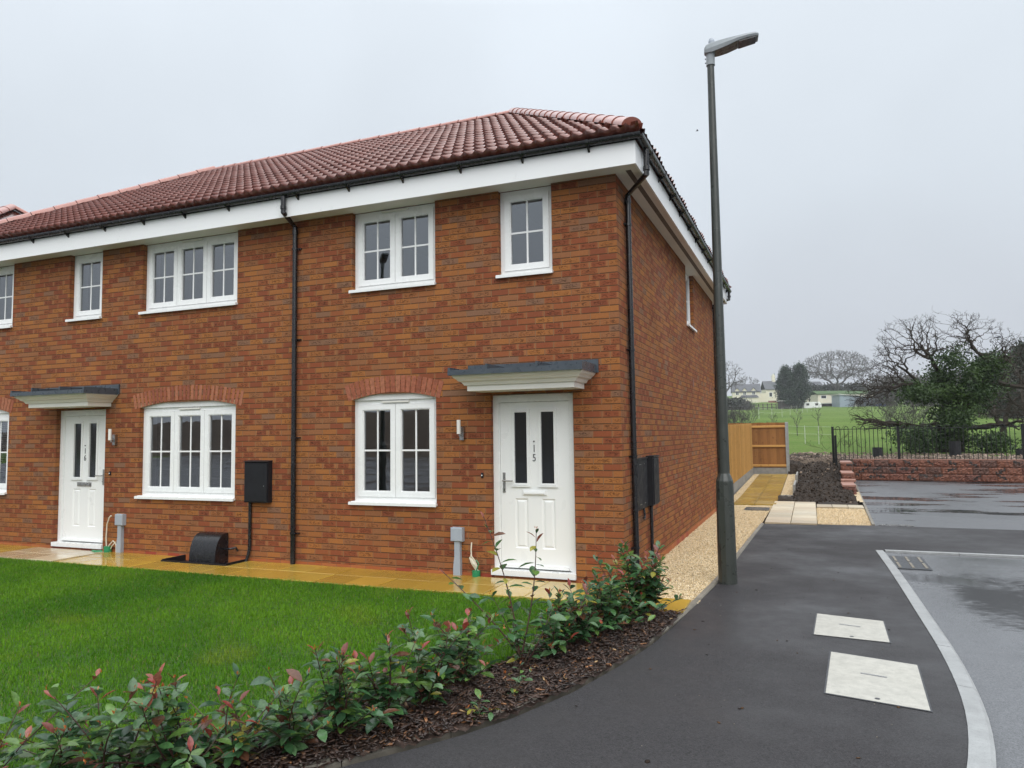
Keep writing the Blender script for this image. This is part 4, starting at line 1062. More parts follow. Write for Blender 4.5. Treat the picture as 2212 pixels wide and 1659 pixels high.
pal = np.array([(.028, .015, .011), (.040, .021, .014), (.055, .028, .018), (.02, .012, .010), (.10, .048, .024), (.26, .115, .045), (.30, .19, .09)])
C_ = pal[np.searchsorted([.33, .6, .78, .90, .972, .992], t)]
o = bulk('bark_mulch', 'chip', V, F, np.repeat(C_, 6, 0)); tag(o, 'dark brown wet bark chips covering the planting bed', 'bark mulch', kind='stuff')

# gravel strips
b = MB()
def gsheet(poly, dz=-.012, slope=False):
    P = [(x, y, (rise(y) if slope else G)+dz) for x, y in poly]; b.add(P, [tuple(range(len(P)))])
side = [(.004, -.41)] + [(x-.05, y) for x, y in EDGE[11:]] + [(1.09, 10.04), (.004, 10.04)]
right = [(2.025, 6.76), (2.93, 6.76), (3.0, 9.74), (2.025, 9.74)]
gsheet(side); gsheet(right)
for y0 in range(10, 20, 2):
    for (xa, xb) in ((0.0, .2), (1.175, 1.47)):
        if xa > 1 and y0 < 12: continue
        ya, yb = y0+.05, min(y0+2.05, 20.2); b.add([(xa, ya, rise(ya)+.012), (xb, ya, rise(ya)+.012), (xb, yb, rise(yb)+.012), (xa, yb, rise(yb)+.012)], [(0, 1, 2, 3)])
b.add([(2.9, 11.1, G+.03), (3.06, 11.1, G+.03), (3.14, 14.2, G+.03), (2.98, 14.2, G+.03)], [(0, 1, 2, 3)])
o = b.build('gravel_bed', 'gravel'); structure(o, 'cream gravel bed beside the house', 'gravel bed')
ico = bmesh.new(); bmesh.ops.create_icosphere(ico, subdivisions=1, radius=.5); tv = np.array([v.co[:] for v in ico.verts])*nr.uniform(.8, 1.2, (12, 1)); tf = np.array([[v.index for v in f.verts] for f in ico.faces]); ico.free()
P = np.vstack([sample_poly(side, 30000), sample_poly(right, 6000)])
n = len(P); nb_ = sample_poly([(.004, -.41), (.85, -.41), (.9, 2.5), (.004, 2.5)], 6000); P = np.vstack([P, nb_])
for (xa, xb, ya, k_) in ((0.01, .19, 10.1, 1500), (1.19, 1.45, 12.1, 2200)):
    P = np.vstack([P, np.c_[nr.uniform(xa, xb, k_), nr.uniform(ya, 20.1, k_)]])
n = len(P); zz = np.array([rise(y) for y in P[:, 1]])+np.where(P[:, 1] > 10.04, .018, -.004)+nr.uniform(-.004, .006, n)
P3 = np.c_[P, zz]; sc = nr.uniform(.011, .022, (n, 1))*np.c_[np.ones(n), nr.uniform(.6, 1, n), nr.uniform(.5, .8, n)]
V, F = instance_mesh(tv, tf, P3, rand_rot(n), sc)
pal = np.array([(.60, .46, .27), (.66, .53, .33), (.70, .60, .43), (.50, .37, .21), (.26, .19, .13)]); C_ = pal[np.searchsorted([.35, .65, .85, .97], nr.random(n))]
o = bulk('gravel', 'stone', V, F, np.repeat(C_, len(tf), 0), None, True); tag(o, 'loose cream gravel stones beside the house and side path', 'gravel', kind='stuff')

# dark soil mound between the side path and the parking bay
xs, ys_ = np.arange(1.17, 3.35, .05), np.arange(10.3, 25, .06); V = []
for x in xs:
    for y in ys_:
        base = rise(y)+.02; m_ = max(0, min(1, (y-10.4)/1.0)); far = max(0, min(1, (y-16)/6))
        h = base + m_*.06 + far*.36 + .10*max(0, 1-abs(y-13.5)/3)*max(0, 1-abs(x-2.3)/.7)
        h += m_*(.08*mnoise.noise((x*1.8, y*1.4, 0))+.10*mnoise.noise((x*3.7, y*2.9, 1))+.05*mnoise.noise((x*7.3, y*6.1, 2))+.025*nr.normal())
        if y < 10.95 and x < 2.05: h = G-.06
        if x < 1.5 and 12 < y < 20.3: h = min(h, rise(y)-.02)
        if (x > 2.93 and y < 14.3) or x > 2.93+.025*(y-10): h = G-.16
        V.append((x, y, h))
m_ = len(ys_); F = [(i*m_+j, (i+1)*m_+j, (i+1)*m_+j+1, i*m_+j+1) for i in range(len(xs)-1) for j in range(m_-1)]
o = bulk('soil', 'soil', np.array(V), np.array(F), None, None, True); structure(o, 'dark dug topsoil between side path and parking bay', 'soil')

tvi = tv.copy(); n = 2600; P = np.c_[nr.uniform(1.5, 3.0, n), nr.uniform(10.7, 24, n)]; far_ = (P[:, 1]-16)/8
zt_ = {(round(float(v.co.x), 3), round(float(v.co.y), 3)): v.co.z for v in o.data.vertices}
gx_, gy2 = xs, ys_; zi = [o.data.vertices[min(len(gx_)-1, int(round((x-gx_[0])/.05)))*len(gy2)+min(len(gy2)-1, int(round((y-gy2[0])/.06)))].co.z for x, y in P]
P3 = np.c_[P, np.array(zi)+.004]; sc = nr.gamma(2.2, .014, (n, 1))*np.c_[np.ones(n), nr.uniform(.6, 1, n), nr.uniform(.5, .9, n)]+.012
V, F = instance_mesh(tvi, tf, P3, rand_rot(n), sc); q = nr.random(n); C_ = np.where((q < .015+.5*np.clip(far_, 0, 1)**1.5)[:, None], np.array([(.20, .155, .12)]), np.array([(.034, .025, .019)]))*nr.uniform(.6, 1.4, (n, 1))
ok = P3[:, 2] > G-.05; keep = np.repeat(ok, len(tf)); 
oc = bulk('soil_clods', 'clod', V, F[keep], np.repeat(C_, len(tf), 0)[keep]); tag(oc, 'dark clods and pale rubble lying on the dug topsoil', 'soil clods', kind='stuff')
n = 5000; P = np.c_[nr.uniform(1.2, 16, n), nr.uniform(20.4, 27, n)]; zi = np.array([terr(x, y)[0] for x, y in P]); ok = zi > .3; P, zi = P[ok], zi[ok]; n = len(P)
sc = nr.gamma(2, .022, (n, 1))*np.c_[np.ones(n), nr.uniform(.6, 1, n), nr.uniform(.4, .8, n)]+.015
V, F = instance_mesh(tvi, tf, np.c_[P, zi+.01], rand_rot(n), sc); C_ = np.array([(.20, .155, .125)])*nr.uniform(.35, 1.5, (n, 1))
oc = bulk('rubble', 'clod', V, F, np.repeat(C_, len(tf), 0)); tag(oc, 'pale rubble and stones strewn behind the low wall and railing', 'rubble', kind='stuff')

# ---------------------------------------------------------------- things in the ground
def cover(pts, label, grp):
    c = [sum(q[k] for q in pts)/4 for k in (0, 1)]
    t = thing('manhole_cover', label, 'manhole cover', (c[0], c[1], G), grp)
    f = MB(); n = []
    for q, z in ((pts, G-.05), (pts, G+.004), ([(a+(c[0]-a)*.012, b_+(c[1]-b_)*.012) for a, b_ in pts], G+.007)): n += [(*p_, z) for p_ in q]
    f.add(n, [(k*4+j, k*4+(j+1) % 4, k*4+4+(j+1) % 4, k*4+4+j) for k in range(2) for j in range(4)] + [(8, 9, 10, 11)]); f.build('lid', 'cover', t)
    e = MB(); O = [(a+(a-c[0])*.035, b_+(b_-c[1])*.035) for a, b_ in pts]
    for j in range(4):
        a, b_, p_, q = pts[j], pts[(j+1) % 4], O[(j+1) % 4], O[j]; e.add([(*a, G+.0045), (*b_, G+.0045), (*p_, G+.0045), (*q, G+.0045)], [(0, 1, 2, 3)])
    e.build('frame', 'iron', t)
    h = MB(); u = (Vector((*pts[1], 0))-Vector((*pts[0], 0))).normalized(); cc = Vector((c[0]-.0, c[1]+.05, G+.0085)); w = Vector((-u.y, u.x, 0))
    vs = [cc+u*(sx*.085)+w*(sy*.012) for sx, sy in ((-1, -1), (1, -1), (1, 1), (-1, 1))]; h.add(vs, [(0, 1, 2, 3)]); h.build('lifting_slot', 'steel', t)
    h = MB(); e_ = Vector(((pts[2][0]+pts[3][0])/2, (pts[2][1]+pts[3][1])/2, G+.0085)); e_ = e_ + w*.045; h.add([e_+Vector((math.cos(a)*.017, math.sin(a)*.017, 0)) for a in [i*math.pi/5 for i in range(10)]], [tuple(range(10))]); h.build('keyhole', 'iron', t)
    return t
cover([(1.951, -.49), (2.50, -.60), (2.488, -1.31), (1.919, -1.25)], 'pale concrete manhole cover in the pavement, the farther one, nearer the lamp post', 'concrete manhole covers')
cover([(2.04, -1.74), (2.615, -1.885), (2.572, -2.84), (1.983, -2.72)], 'pale concrete manhole cover in the pavement, the nearer and larger of the two', 'concrete manhole covers')
def grate(name, x0, x1, y0, y1, z, bars, along, label, cat, mat='iron'):
    g = MB(); e = .025
    g.box(x0, x1, y0, y0+e, z-.05, z); g.box(x0, x1, y1-e, y1, z-.05, z); g.box(x0, x0+e, y0+e, y1-e, z-.05, z); g.box(x1-e, x1, y0+e, y1-e, z-.05, z)
    for k in range(bars):
        if along == 'y': c = x0+e+(x1-x0-2*e)*(k+.5)/bars; g.box(c-.011, c+.011, y0+e, y1-e, z-.03, z-.002)
        else: c = y0+e+(y1-y0-2*e)*(k+.5)/bars; g.box(x0+e, x1-e, c-.011, c+.011, z-.03, z-.002)
    g.box(x0+e, x1-e, (y0+y1)/2-.012, (y0+y1)/2+.012, z-.032, z-.004)
    o = g.build(name, mat); return tag(o, label, cat)
grate('drain_grate', .55, 1.06, 8.85, 9.45, G+.016, 12, 'y', 'black slotted drain grate set in the cream gravel beside the house wall', 'drain grate')
grate('drain_grate', 3.03, 3.62, 6.76, 6.98, G+.004, 14, 'y', 'narrow channel drain grate at the front corner of the parking bay', 'drain grate', 'steel')
t = thing('gully_grate', 'rectangular iron road gully cover in the wet road inside the kerb corner', 'gully grate', (3.08, 2.9, -.13), None)
z = roadz(3.0)+.006; g = MB(); x0, x1, y0, y1 = 2.90, 3.30, 2.42, 3.42
g.box(x0, x1, y0, y1, z-.06, z); g.build('lid', 'iron', t)
for y in (y0+.26, y1-.26):
    for x in (x0+.05, (x0+x1)/2, x1-.05): g = MB(); g.box(x-.016, x+.016, y-.19, y+.19, z+.0005, z+.006); g.build('rib', 'edging', t)

# black curved cowl in its sunken tray by house 16
t = thing('ground_cowl', 'black curved vent cowl on the ground below the three pane window', 'vent cowl', (-5.75, -.2, -.06))
prof = [(-.27, -.10), (-.262, .02), (-.245, .12), (-.215, .20), (-.175, .26), (-.13, .295), (-.08, .31), (-.012, .31)]
c = MB(); xL, xR = -6.07, -5.61; P = [(y, z) for y, z in prof]; n = len(P)
vs = [(xL, *q) for q in P] + [(xR, *q) for q in P]; c.add(vs, [(i, i+1, n+i+1, n+i) for i in range(n-1)]); c.build('hood', 'black', t, True)
for x in (xL+.004, xR-.004): c = MB(); c.add([(x, *q) for q in P] + [(x, -.012, -.10)], [tuple(range(n+1))]); c.build('side_panel', 'black', t)
c = MB(); c.box(-6.42, -5.27, -.425, -.40, -.12, -.04); c.box(-6.42, -6.40, -.40, -.005, -.12, -.03); c.box(-5.29, -5.27, -.40, -.005, -.12, -.03); c.box(-6.40, -5.29, -.40, -.006, -.12, -.11); c.build('tray', 'blackmatt', t)
c = MB(); c.tube([(xR, -.1, .10), (xR+.1, -.09, .105), (xR+.17, -.05, .12), (xR+.18, -.03, .07)], .014, 8); c.build('overflow_pipe', 'black', t)

# ---------------------------------------------------------------- street lamps
def street_lamp(x, y, z, ang, label):
    t = thing('street_lamp', label, 'street lamp', (x, y, z), 'street lamps'); t.rotation_euler = (0, 0, 0)
    def ob(mb, name, mat, par, smooth=False):
        me_o = mb.build(name, mat, None, smooth); me_o.parent = par; return me_o
    b = MB(); b.tube([(0, 0, -.1), (0, 0, .02), (0, 0, 1.15)], [.106, .106, .098], 12); b.tube([(0, 0, 1.15), (0, 0, 1.165), (0, 0, 1.245)], [.098, .096, .064], 12, False)
    base = ob(b, 'base', 'lamp', t)
    d = MB(); m = Matrix.Rotation(math.radians(250), 4, 'Z'); d.box(.094, .099, -.04, .04, .45, .95, m=m); dd = ob(d, 'access_door', 'lamp', base)
    s = MB(); s.tube([(0, 0, 1.24), (0, 0, 6.13)], [.064, .041], 12); ob(s, 'post', 'lamp', t, True)
    ca, sa = math.cos(ang), math.sin(ang); R_ = Matrix.Rotation(ang, 4, 'Z')
    k = MB(); k.tube([(0, 0, 6.11), (0, 0, 6.135), (.004, 0, 6.30)], [.052, .05, .05], 14); 
    for zz in (6.15, 6.2): k.tube([(-.05, 0, zz), (-.064, 0, zz)], .009, 6)
    k.v = [tuple(R_ @ Vector(v)) for v in k.v]; ob(k, 'collar', 'lamphead', t, True)
    h = MB(); secs = [(-.075, .035, 6.275, 6.335), (-.05, .06, 6.255, 6.365), (.02, .085, 6.245, 6.385), (.12, .10, 6.268, 6.402), (.22, .11, 6.30, 6.418), (.34, .112, 6.352, 6.434), (.46, .11, 6.385, 6.452), (.56, .10, 6.402, 6.462), (.60, .08, 6.408, 6.452)]
    rings = []
    secs = [(xx*.92, hw, 6.25+(z0-6.25)*.76, 6.25+(z0-6.25)*.76+(z1-z0)) for xx, hw, z0, z1 in secs]
    for (xx, hw, z0, z1) in secs:
        rings.append([(xx, -hw, z0+(z1-z0)*.35), (xx, -hw*.8, z0+(z1-z0)*.8), (xx, -hw*.35, z1), (xx, hw*.35, z1), (xx, hw*.8, z0+(z1-z0)*.8), (xx, hw, z0+(z1-z0)*.35), (xx, hw*.9, z0), (xx, -hw*.9, z0)])
    vs = [v for r_ in rings for v in r_]; fs = [(i*8+j, i*8+(j+1) % 8, i*8+8+(j+1) % 8, i*8+8+j) for i in range(len(rings)-1) for j in range(8)] + [tuple(range(8)), tuple(range(len(vs)-1, len(vs)-9, -1))]
    h.add([tuple(R_ @ Vector(v)) for v in vs], fs); hd = ob(h, 'lamp_head', 'lamphead', t)
    u = MB(); bs = [(xx, hw*.88, z0-.004) for xx, hw, z0, z1 in secs[2:6]]; bs[0] = (.055, bs[0][1], bs[0][2]+.005); u.add([tuple(R_ @ Vector((xx, s_*hw, z))) for xx, hw, z in bs for s_ in (-1, 1)], [(2*i, 2*i+1, 2*i+3, 2*i+2) for i in range(3)]); ob(u, 'gear_tray', 'lampunder', hd)
    u = MB(); q = [(.33, -.092, 6.329), (.525, -.082, 6.365), (.525, .082, 6.365), (.33, .092, 6.329)]; u.add([tuple(R_ @ Vector((a, b_, c_))) for a, b_, c_ in q] + [tuple(R_ @ Vector((a, b_, c_-.012))) for a, b_, c_ in q], [(0, 1, 2, 3), (4, 5, 6, 7), (0, 1, 5, 4), (1, 2, 6, 5), (2, 3, 7, 6), (3, 0, 4, 7)]); ob(u, 'lens', 'darkglass', hd)
    u = MB(); u.tube([tuple(R_ @ Vector((.02, 0, 6.375))), tuple(R_ @ Vector((.018, 0, 6.41))), tuple(R_ @ Vector((.015, 0, 6.44)))], [.036, .036, .026], 12); ob(u, 'photocell', 'grey', hd)
    return t
street_lamp(1.02, .72, G, math.radians(8), 'tall dark post with grey lamp head standing at the pavement edge beside the gravel')
street_lamp(-8.95, -9.05, .22, math.radians(48), 'street lamp seen only as a reflection in an upstairs window')

# ---------------------------------------------------------------- timber fences
def fence(a, b, hgt, board, rails, label, post_end=True, wob=0):
    a, b = Vector(a), Vector(b); L = (b-a).xy.length; d = (b-a)/L; nrm = Vector((-d.y, d.x, 0))
    t = thing('timber_fence', label, 'fence', a)
    m = MB(); n = int(L/.105)
    cols = [(.40, .215, .062), (.35, .18, .05), (.45, .26, .085)] if board == 'woodlight' else [(.25, .11, .03), (.20, .085, .022), (.28, .13, .04)]
    for i in range(n):
        p0, p1 = a+d*(i*L/n), a+d*((i+1.06)*L/n); q = rng.uniform(.68, 1.2); cc = tuple(x*q for x in rng.choice(cols)); hz = rng.uniform(-.006, .006)
        vs = []
        for zt in (.24, hgt+hz):
            for (p_, o_) in ((p0, .0), (p1, .016), (p1, .030), (p0, .022)):
                vs.append(Vector((p_.x, p_.y, p_.z+zt))+nrm*o_)
        m.add(vs, [(0, 1, 5, 4), (2, 3, 7, 6), (1, 2, 6, 5), (3, 0, 4, 7), (4, 5, 6, 7), (3, 2, 1, 0)], cc)
    m.build('boards', board, t)
    g = MB(); z = Vector((0, 0, 1))
    vs = [a-z*.1+nrm*.0, b-z*.1, b-z*.1+nrm*.05, a-z*.1+nrm*.05]; g.add(vs+[v+z*.33 for v in vs], [(0, 1, 5, 4), (1, 2, 6, 5), (2, 3, 7, 6), (3, 0, 4, 7), (4, 5, 6, 7)]); g.build('gravel_board', 'board', t)
    if rails:
        for zr in (.31, .31+(hgt-.46)*.5, hgt-.15):
            r_ = MB(); o0, o1 = -.045*rails, -.001*rails
            vs = [a+nrm*o0+z*(zr-.03), b+nrm*o0+z*(zr-.03), b+nrm*o1+z*(zr-.042), a+nrm*o1+z*(zr-.042), a+nrm*o0+z*(zr+.03), b+nrm*o0+z*(zr+.03), b+nrm*o1+z*(zr+.045), a+nrm*o1+z*(zr+.045)]
            r_.add(vs, [(0, 1, 5, 4), (1, 2, 6, 5), (2, 3, 7, 6), (3, 0, 4, 7), (4, 5, 6, 7), (0, 3, 2, 1)], (.46, .25, .075)); r_.build('rail', 'rail', t)
    return t
tf_ = fence((-.06, DEP+.05, rise(10.5)), (-.02, 20.25, rise(20.2)), 1.86, 'woodlight', 0, 'long tan close boarded timber fence running back from the brick side wall')
f2 = fence((-.9, 20.33, rise(20.3)), (1.12, 20.33, rise(20.3)), 1.88, 'wooddark', 1, 'brown timber fence panel with three rails closing the end of the side path')
m = MB(); m.chamfer(1.125, 1.235, 20.28, 20.39, -.2, rise(20.3)+1.89, .02); m.build('concrete_post', 'post', f2)
for (x0, x1, y, h, lab) in ((1.48, 1.53, 12.9, .34, 'short upright concrete gravel board end holding back the soil, nearer one'), (1.50, 1.55, 15.6, .42, 'short upright concrete gravel board end holding back the soil, farther one')):
    m = MB(); m.chamfer(x0, x1, y, y+2.3, rise(y)-.15, rise(y)+h*.75, .008); m.box(x0-.005, x1+.01, y-.05, y-.001, rise(y)-.1, rise(y)+h*.8); tag(m.build('edging_board', 'board'), lab, 'edging board', 'edging boards along the soil')
m = MB(); m.box(1.2, 1.62, 12.35, 12.43, G-.02, G+.06); tag(m.build('edging_board', 'board'), 'low concrete board lying across the end of the gravel at the soil', 'edging board', 'edging boards along the soil')

# ---------------------------------------------------------------- retaining wall, railing, pipes
A_, B_ = Vector((3.30, 20.02, G)), Vector((16.5, 18.30, G)); wd_ = (B_-A_).normalized(); wn_ = Vector((wd_.y, -wd_.x, 0))    # wn_ faces the camera
rw = thing('retaining_wall', 'low red split faced block wall at the back of the parking bay', 'wall', A_)
def blocky(mb, o, u, n, l, h, dpt, col):
    nu, nv = 10, 6; vs = []; base = len(mb.v)
    dark = rng.random() < .55; cu, cv = rng.uniform(.1, .9), rng.uniform(.1, .9); ang = rng.uniform(-.6, .6)
    for j in range(nv+1):
        for i in range(nu+1):
            e = min(i, nu-i, j, nv-j) == 0; dd = 0 if e else rng.uniform(.006, .036)
            vs.append(o+u*(l*i/nu)+Vector((0, 0, h*j/nv))+n*dd)
    mb.add(vs, []); mb.c = mb.c
    for j in range(nv):
        for i in range(nu):
            x, y = (i+.5)/nu-cu, ((j+.5)/nv-cv)*.5; q = abs(-x*math.sin(ang)+y*math.cos(ang)) < .09+.05*math.sin(i*2.1) and abs(x) < .3
            k = rng.uniform(.8, 1.2); cc = (.032, .024, .021) if (dark and q) else tuple(c*k for c in col)
            mb.f.append((base+j*(nu+1)+i, base+j*(nu+1)+i+1, base+(j+1)*(nu+1)+i+1, base+(j+1)*(nu+1)+i)); mb.c.append(cc)
    b0, b1, b2, b3 = base, base+nu, base+(nv+1)*(nu+1)-1, base+nv*(nu+1); k = len(mb.v)
    bk = [o-n*dpt, o+u*l-n*dpt, o+u*l+Vector((0, 0, h))-n*dpt, o+Vector((0, 0, h))-n*dpt]; mb.v += [tuple(v) for v in bk]
    for q in ((b0, b3, k+3, k), (b1, k+1, k+2, b2), (b3, b2, k+2, k+3), (b0, k, k+1, b1)): mb.f.append(q); mb.c.append(col)
RB = [(.135, .051, .032), (.11, .042, .029), (.155, .060, .036), (.092, .044, .032)]
f = MB(); hh = .228; Lw = (B_-A_).length
for r_ in range(3):
    u0 = -.0 if r_ % 2 else -.22; k = 0
    while u0 < Lw:
        l = .44; a = max(u0, 0); e = min(u0+l, Lw)
        if e-a > .05: blocky(f, A_+wd_*(a+.003)+Vector((0, 0, r_*(hh+.004))), wd_, wn_, e-a-.006, hh, .2, rng.choice(RB))
        u0 += l
f.build('blocks', 'block', rw)
c = MB(); q = [A_-wn_*.2, B_-wn_*.2, B_+wn_*.012, A_+wn_*.012]; q = [v+Vector((0, 0, 3*(hh+.004)+.0015)) for v in q]; c.add(q+[v+Vector((0, 0, .028)) for v in q], [(0, 1, 2, 3), (4, 5, 6, 7), (0, 1, 5, 4), (1, 2, 6, 5), (2, 3, 7, 6), (3, 0, 4, 7)]); c.build('coping', 'blockcap', rw)
# stepped return towards the camera
ret = MB(); rc = MB(); RD = Vector((-.035, -1, 0)).normalized(); RN = Vector((1, -.035, 0))
for r_, yl in ((0, 13.5), (1, 15.3), (2, 17.2)):
    y = 19.9
    while y > yl:
        l = .44; o = Vector((3.03+(y-14)*.028, y, G+r_*(hh+.004)))
        blocky(ret, o+RD*l, -RD, RN, l-.006, hh, .3, rng.choice(RB)); y -= l
    ye = y; o = Vector((3.03+(ye-14)*.028, ye-.003, G+r_*(hh+.004)))
    blocky(ret, o-RN*.3, RN, Vector((0, -1, 0)), .3, hh, .1, rng.choice(RB))
    rc.chamfer(o.x-.31, o.x+.02, ye-.02, ye+(.9 if r_ == 2 else 1.2), o.z+hh+.002, o.z+hh+.05, .005)
ret.build('return_blocks', 'block', rw); rc.build('loose_cap', 'blockcap', rw)
m = MB(); m.chamfer(2.72, 3.1, 14.55, 15.0, .18, .24, .005, m=Matrix.Translation((0, 0, 0))); tag(m.build('loose_block', 'blockcap'), 'loose flat red block overhanging the stepped end of the low wall', 'loose block')

rl = thing('metal_railing', 'black bow topped metal railing standing behind the low red wall', 'railing', A_-wn_*.12+Vector((0, 0, .7)))
RA = A_-wn_*.12+Vector((0, 0, .60))-wd_*.62; zt = Vector((0, 0, 1)); RH = 1.22; posts = [.0, 2.05, 5.55, 9.05, 12.55]
for u in posts:
    m = MB(); o = RA+wd_*u; m.box(-.04, .04, -.04, .04, -.55 if u == 0 else -.1, RH+.02, m=Matrix.Translation(o)); m.build('post', 'railing', rl)
    m = MB(); m.box(-.044, .044, -.044, .044, RH+.02, RH+.035, m=Matrix.Translation(o)); m.build('post_cap', 'railing', rl)
for u0, u1 in zip(posts, posts[1:]):
    m = MB(); 
    for z in (.09, RH-.06): m.tube([RA+wd_*(u0+.03)+zt*z, RA+wd_*(u1-.03)+zt*z], .013, 6)
    n = int((u1-u0-.1)/.26)
    for i in range(n):
        a = u0+.11+i*(u1-u0-.2)/n; pts = [RA+wd_*a+zt*.02]
        for k in range(9):
            t_ = math.pi*k/8; pts.append(RA+wd_*(a+.065-.065*math.cos(t_))+zt*(RH-.03+.065*math.sin(t_)))
        pts.append(RA+wd_*(a+.13)+zt*.02); m.tube(pts, .0115, 5, False)
    m.build('railing_panel', 'railing', rl)
m = MB(); m.box(-.035, .035, -.035, .035, -.75, .95, m=Matrix.Translation(RA+wd_*.10+wn_*.18)); m.box(-.12, .06, -.08, .08, -.52, -.49, m=Matrix.Translation(RA+wd_*.0+wn_*.15)); m.build('end_post', 'railing', rl)
def corrugated(px, py, d, r, h, label, lying=False):
    o = at(px, py, d); m = MB(); n = int(h/.035); pts = []; rs = []
    for i in range(n*2+1):
        z = h*i/(n*2); pts.append((0, 0, z)); rs.append(r*(1 if i % 2 else .93))
    m.tube(pts, rs, 18, False); m.tube(pts[::-1], [q*.85 for q in rs[::-1]], 18, False)
    m.add([(r*math.cos(a)*q, r*math.sin(a)*q, h) for q in (1., .8) for a in [2*math.pi*k/18 for k in range(18)]], [(k, (k+1) % 18, 18+(k+1) % 18, 18+k) for k in range(18)])
    if lying: m.v = [(v[2]-h/2, v[1], v[0]+r) for v in m.v]
    m.v = [(v[0]+o.x, v[1]+o.y, v[2]+o.z) for v in m.v]
    return tag(m.build('corrugated_pipe', 'blackmatt'), label, 'pipe', 'corrugated pipe stubs behind the railing')
corrugated(1896, 990, 28.2, .33*.5*2*.55, .42, 'short black corrugated pipe stub behind the left end of the railing')
corrugated(2064, 990, 28.0, .21, .66, 'tall black corrugated pipe stub below the evergreen tree trunk')
corrugated(2207, 990, 27.4, .17, .36, 'black corrugated pipe stub cut by the right edge of the picture')

# ---------------------------------------------------------------- planting bed shrubs
def leaf_arrays(P, D, N, L, Wd, fold=.25, droop=.2):
    """P base points, D directions, N up normals, L lengths, Wd widths -> folded, curved leaves"""
    n = len(P); S = np.cross(D, N); S /= np.linalg.norm(S, axis=1)[:, None]+1e-9; U = np.cross(S, D)
    prof = [(0., .06), (.22, .62), (.5, 1.0), (.78, .72), (1., .0)]
    V = np.zeros((n, 15, 3))
    for i, (t, w) in enumerate(prof):
        c = P + D*(L*t)[:, None] - U*(L*droop*t*t)[:, None]
        for j, s in enumerate((-1, 0, 1)):
            V[:, i*3+j] = c + S*(s*w*Wd*.5)[:, None] + U*((abs(s)*fold*w*Wd*.5)[:, None] if True else 0)
    q = np.array([(i*3+j, i*3+j+1, i*3+j+4, i*3+j+3) for i in range(4) for j in range(2)])
    F = (q[None]+(np.arange(n)*15)[:, None, None]).reshape(-1, 4)
    return V.reshape(-1, 3), F
GREENS = np.array([(.045, .115, .044), (.06, .145, .048), (.09, .175, .075), (.036, .088, .04), (.10, .19, .04)])
def shrub(x, y, label, stems, leaves, L=.075, spread=.5, seed=0, z0=-.08, group='young evergreen shrubs in the mulch bed', redtip=.5, lowfoliage=0.35, yellow=.03):
    """stems: list of (tip offset x, y, height, curvature)"""
    r = np.random.default_rng(seed); t = thing('evergreen_shrub', label, 'shrub', (x, y, z0), group)
    sm = MB(); P, D, N, Ls, C = [], [], [], [], []; orange = []
    for (dx, dy, h) in stems:
        bend = r.uniform(-.06, .06, 2); pts = []; base = np.array([x, y, z0])+np.r_[r.uniform(-.03, .03, 2), 0]
        for i in range(8):
            u = i/7; pts.append(base+np.array([dx*u**1.25+bend[0]*math.sin(u*3), dy*u**1.25+bend[1]*math.sin(u*3), h*u]))
        rad = [(.0055-.0036*i/7)*(1.35 if h > .6 else 1) for i in range(8)]; sm.tube(pts, rad, 5, True, (.055, .022, .018) if h > .3 else (.07, .05, .03))
        n = max(5, int(leaves*h/.5)); ph = r.uniform(0, 6)
        for i in range(n):
            u = lowfoliage*.5 + (1-lowfoliage*.5)*((i+r.uniform(0, .6))/n) if leaves > 6 else .25+.75*(i+.5)/n
            u = min(u, .99); k = min(int(u*7), 6); f = u*7-k; p = pts[k]*(1-f)+pts[k+1]*f; ax = pts[k+1]-pts[k]; ax /= np.linalg.norm(ax)
            a = ph+i*2.4+r.uniform(-.4, .4); out = np.array([math.cos(a), math.sin(a), 0]); el = r.uniform(-.15, .75) if u < .9 else r.uniform(.6, 1.3)
            d = out*math.cos(el)+np.array([0, 0, 1])*math.sin(el); d /= np.linalg.norm(d); nn = np.array([0, 0, 1.])*math.cos(el)-out*math.sin(el)+r.normal(0, .25, 3)
            P.append(p+out*.006); D.append(d); N.append(nn); Ls.append(L*r.uniform(.6, 1.15)*(1 if u < .9 else .7))
            q = r.random()
            if u > .9 and r.random() < redtip: C.append(np.array([(.26, .045, .035), (.17, .05, .035), (.30, .09, .06)])[r.integers(3)])
            elif q < yellow: C.append(np.array((.30, .28, .05)))
            elif q < yellow+.06: C.append(np.array((.13, .055, .03)))
            else: C.append(GREENS[r.integers(len(GREENS))]*r.uniform(.8, 1.25))
        for i in range(3):           # orange buds at the tip
            orange.append((pts[-1]+r.normal(0, .004, 3), h))
    st = sm.build('stems', 'stem', t)
    P, D, N = map(np.array, (P, D, N)); Ls = np.array(Ls)
    V, F = leaf_arrays(P, D, N, Ls, Ls*r.uniform(.42, .56, len(Ls)), .3, .22); V1, F1, C1 = V, F, np.repeat(np.array(C), 8, 0)
    P = np.array([o[0] for o in orange]); n = len(P); D = r.normal(0, .35, (n, 3))+np.array([0, 0, 1.]); D /= np.linalg.norm(D, axis=1)[:, None]
    V, F = leaf_arrays(P, D, r.normal(0, 1, (n, 3)), r.uniform(.012, .028, n), r.uniform(.005, .009, n), .3, .1); bulk('leaves', 'leaf', np.vstack([V1, V]), np.vstack([F1, F+len(V1)]), np.vstack([C1, np.tile(np.array([(.42, .13, .03)]), (n*8, 1))]), t, True)
    return t
def rs(n, h, sp, seed):
    r = random.Random(seed); return [(r.gauss(0, sp), r.gauss(0, sp), h*r.uniform(.55, 1.0)) for _ in range(n)]
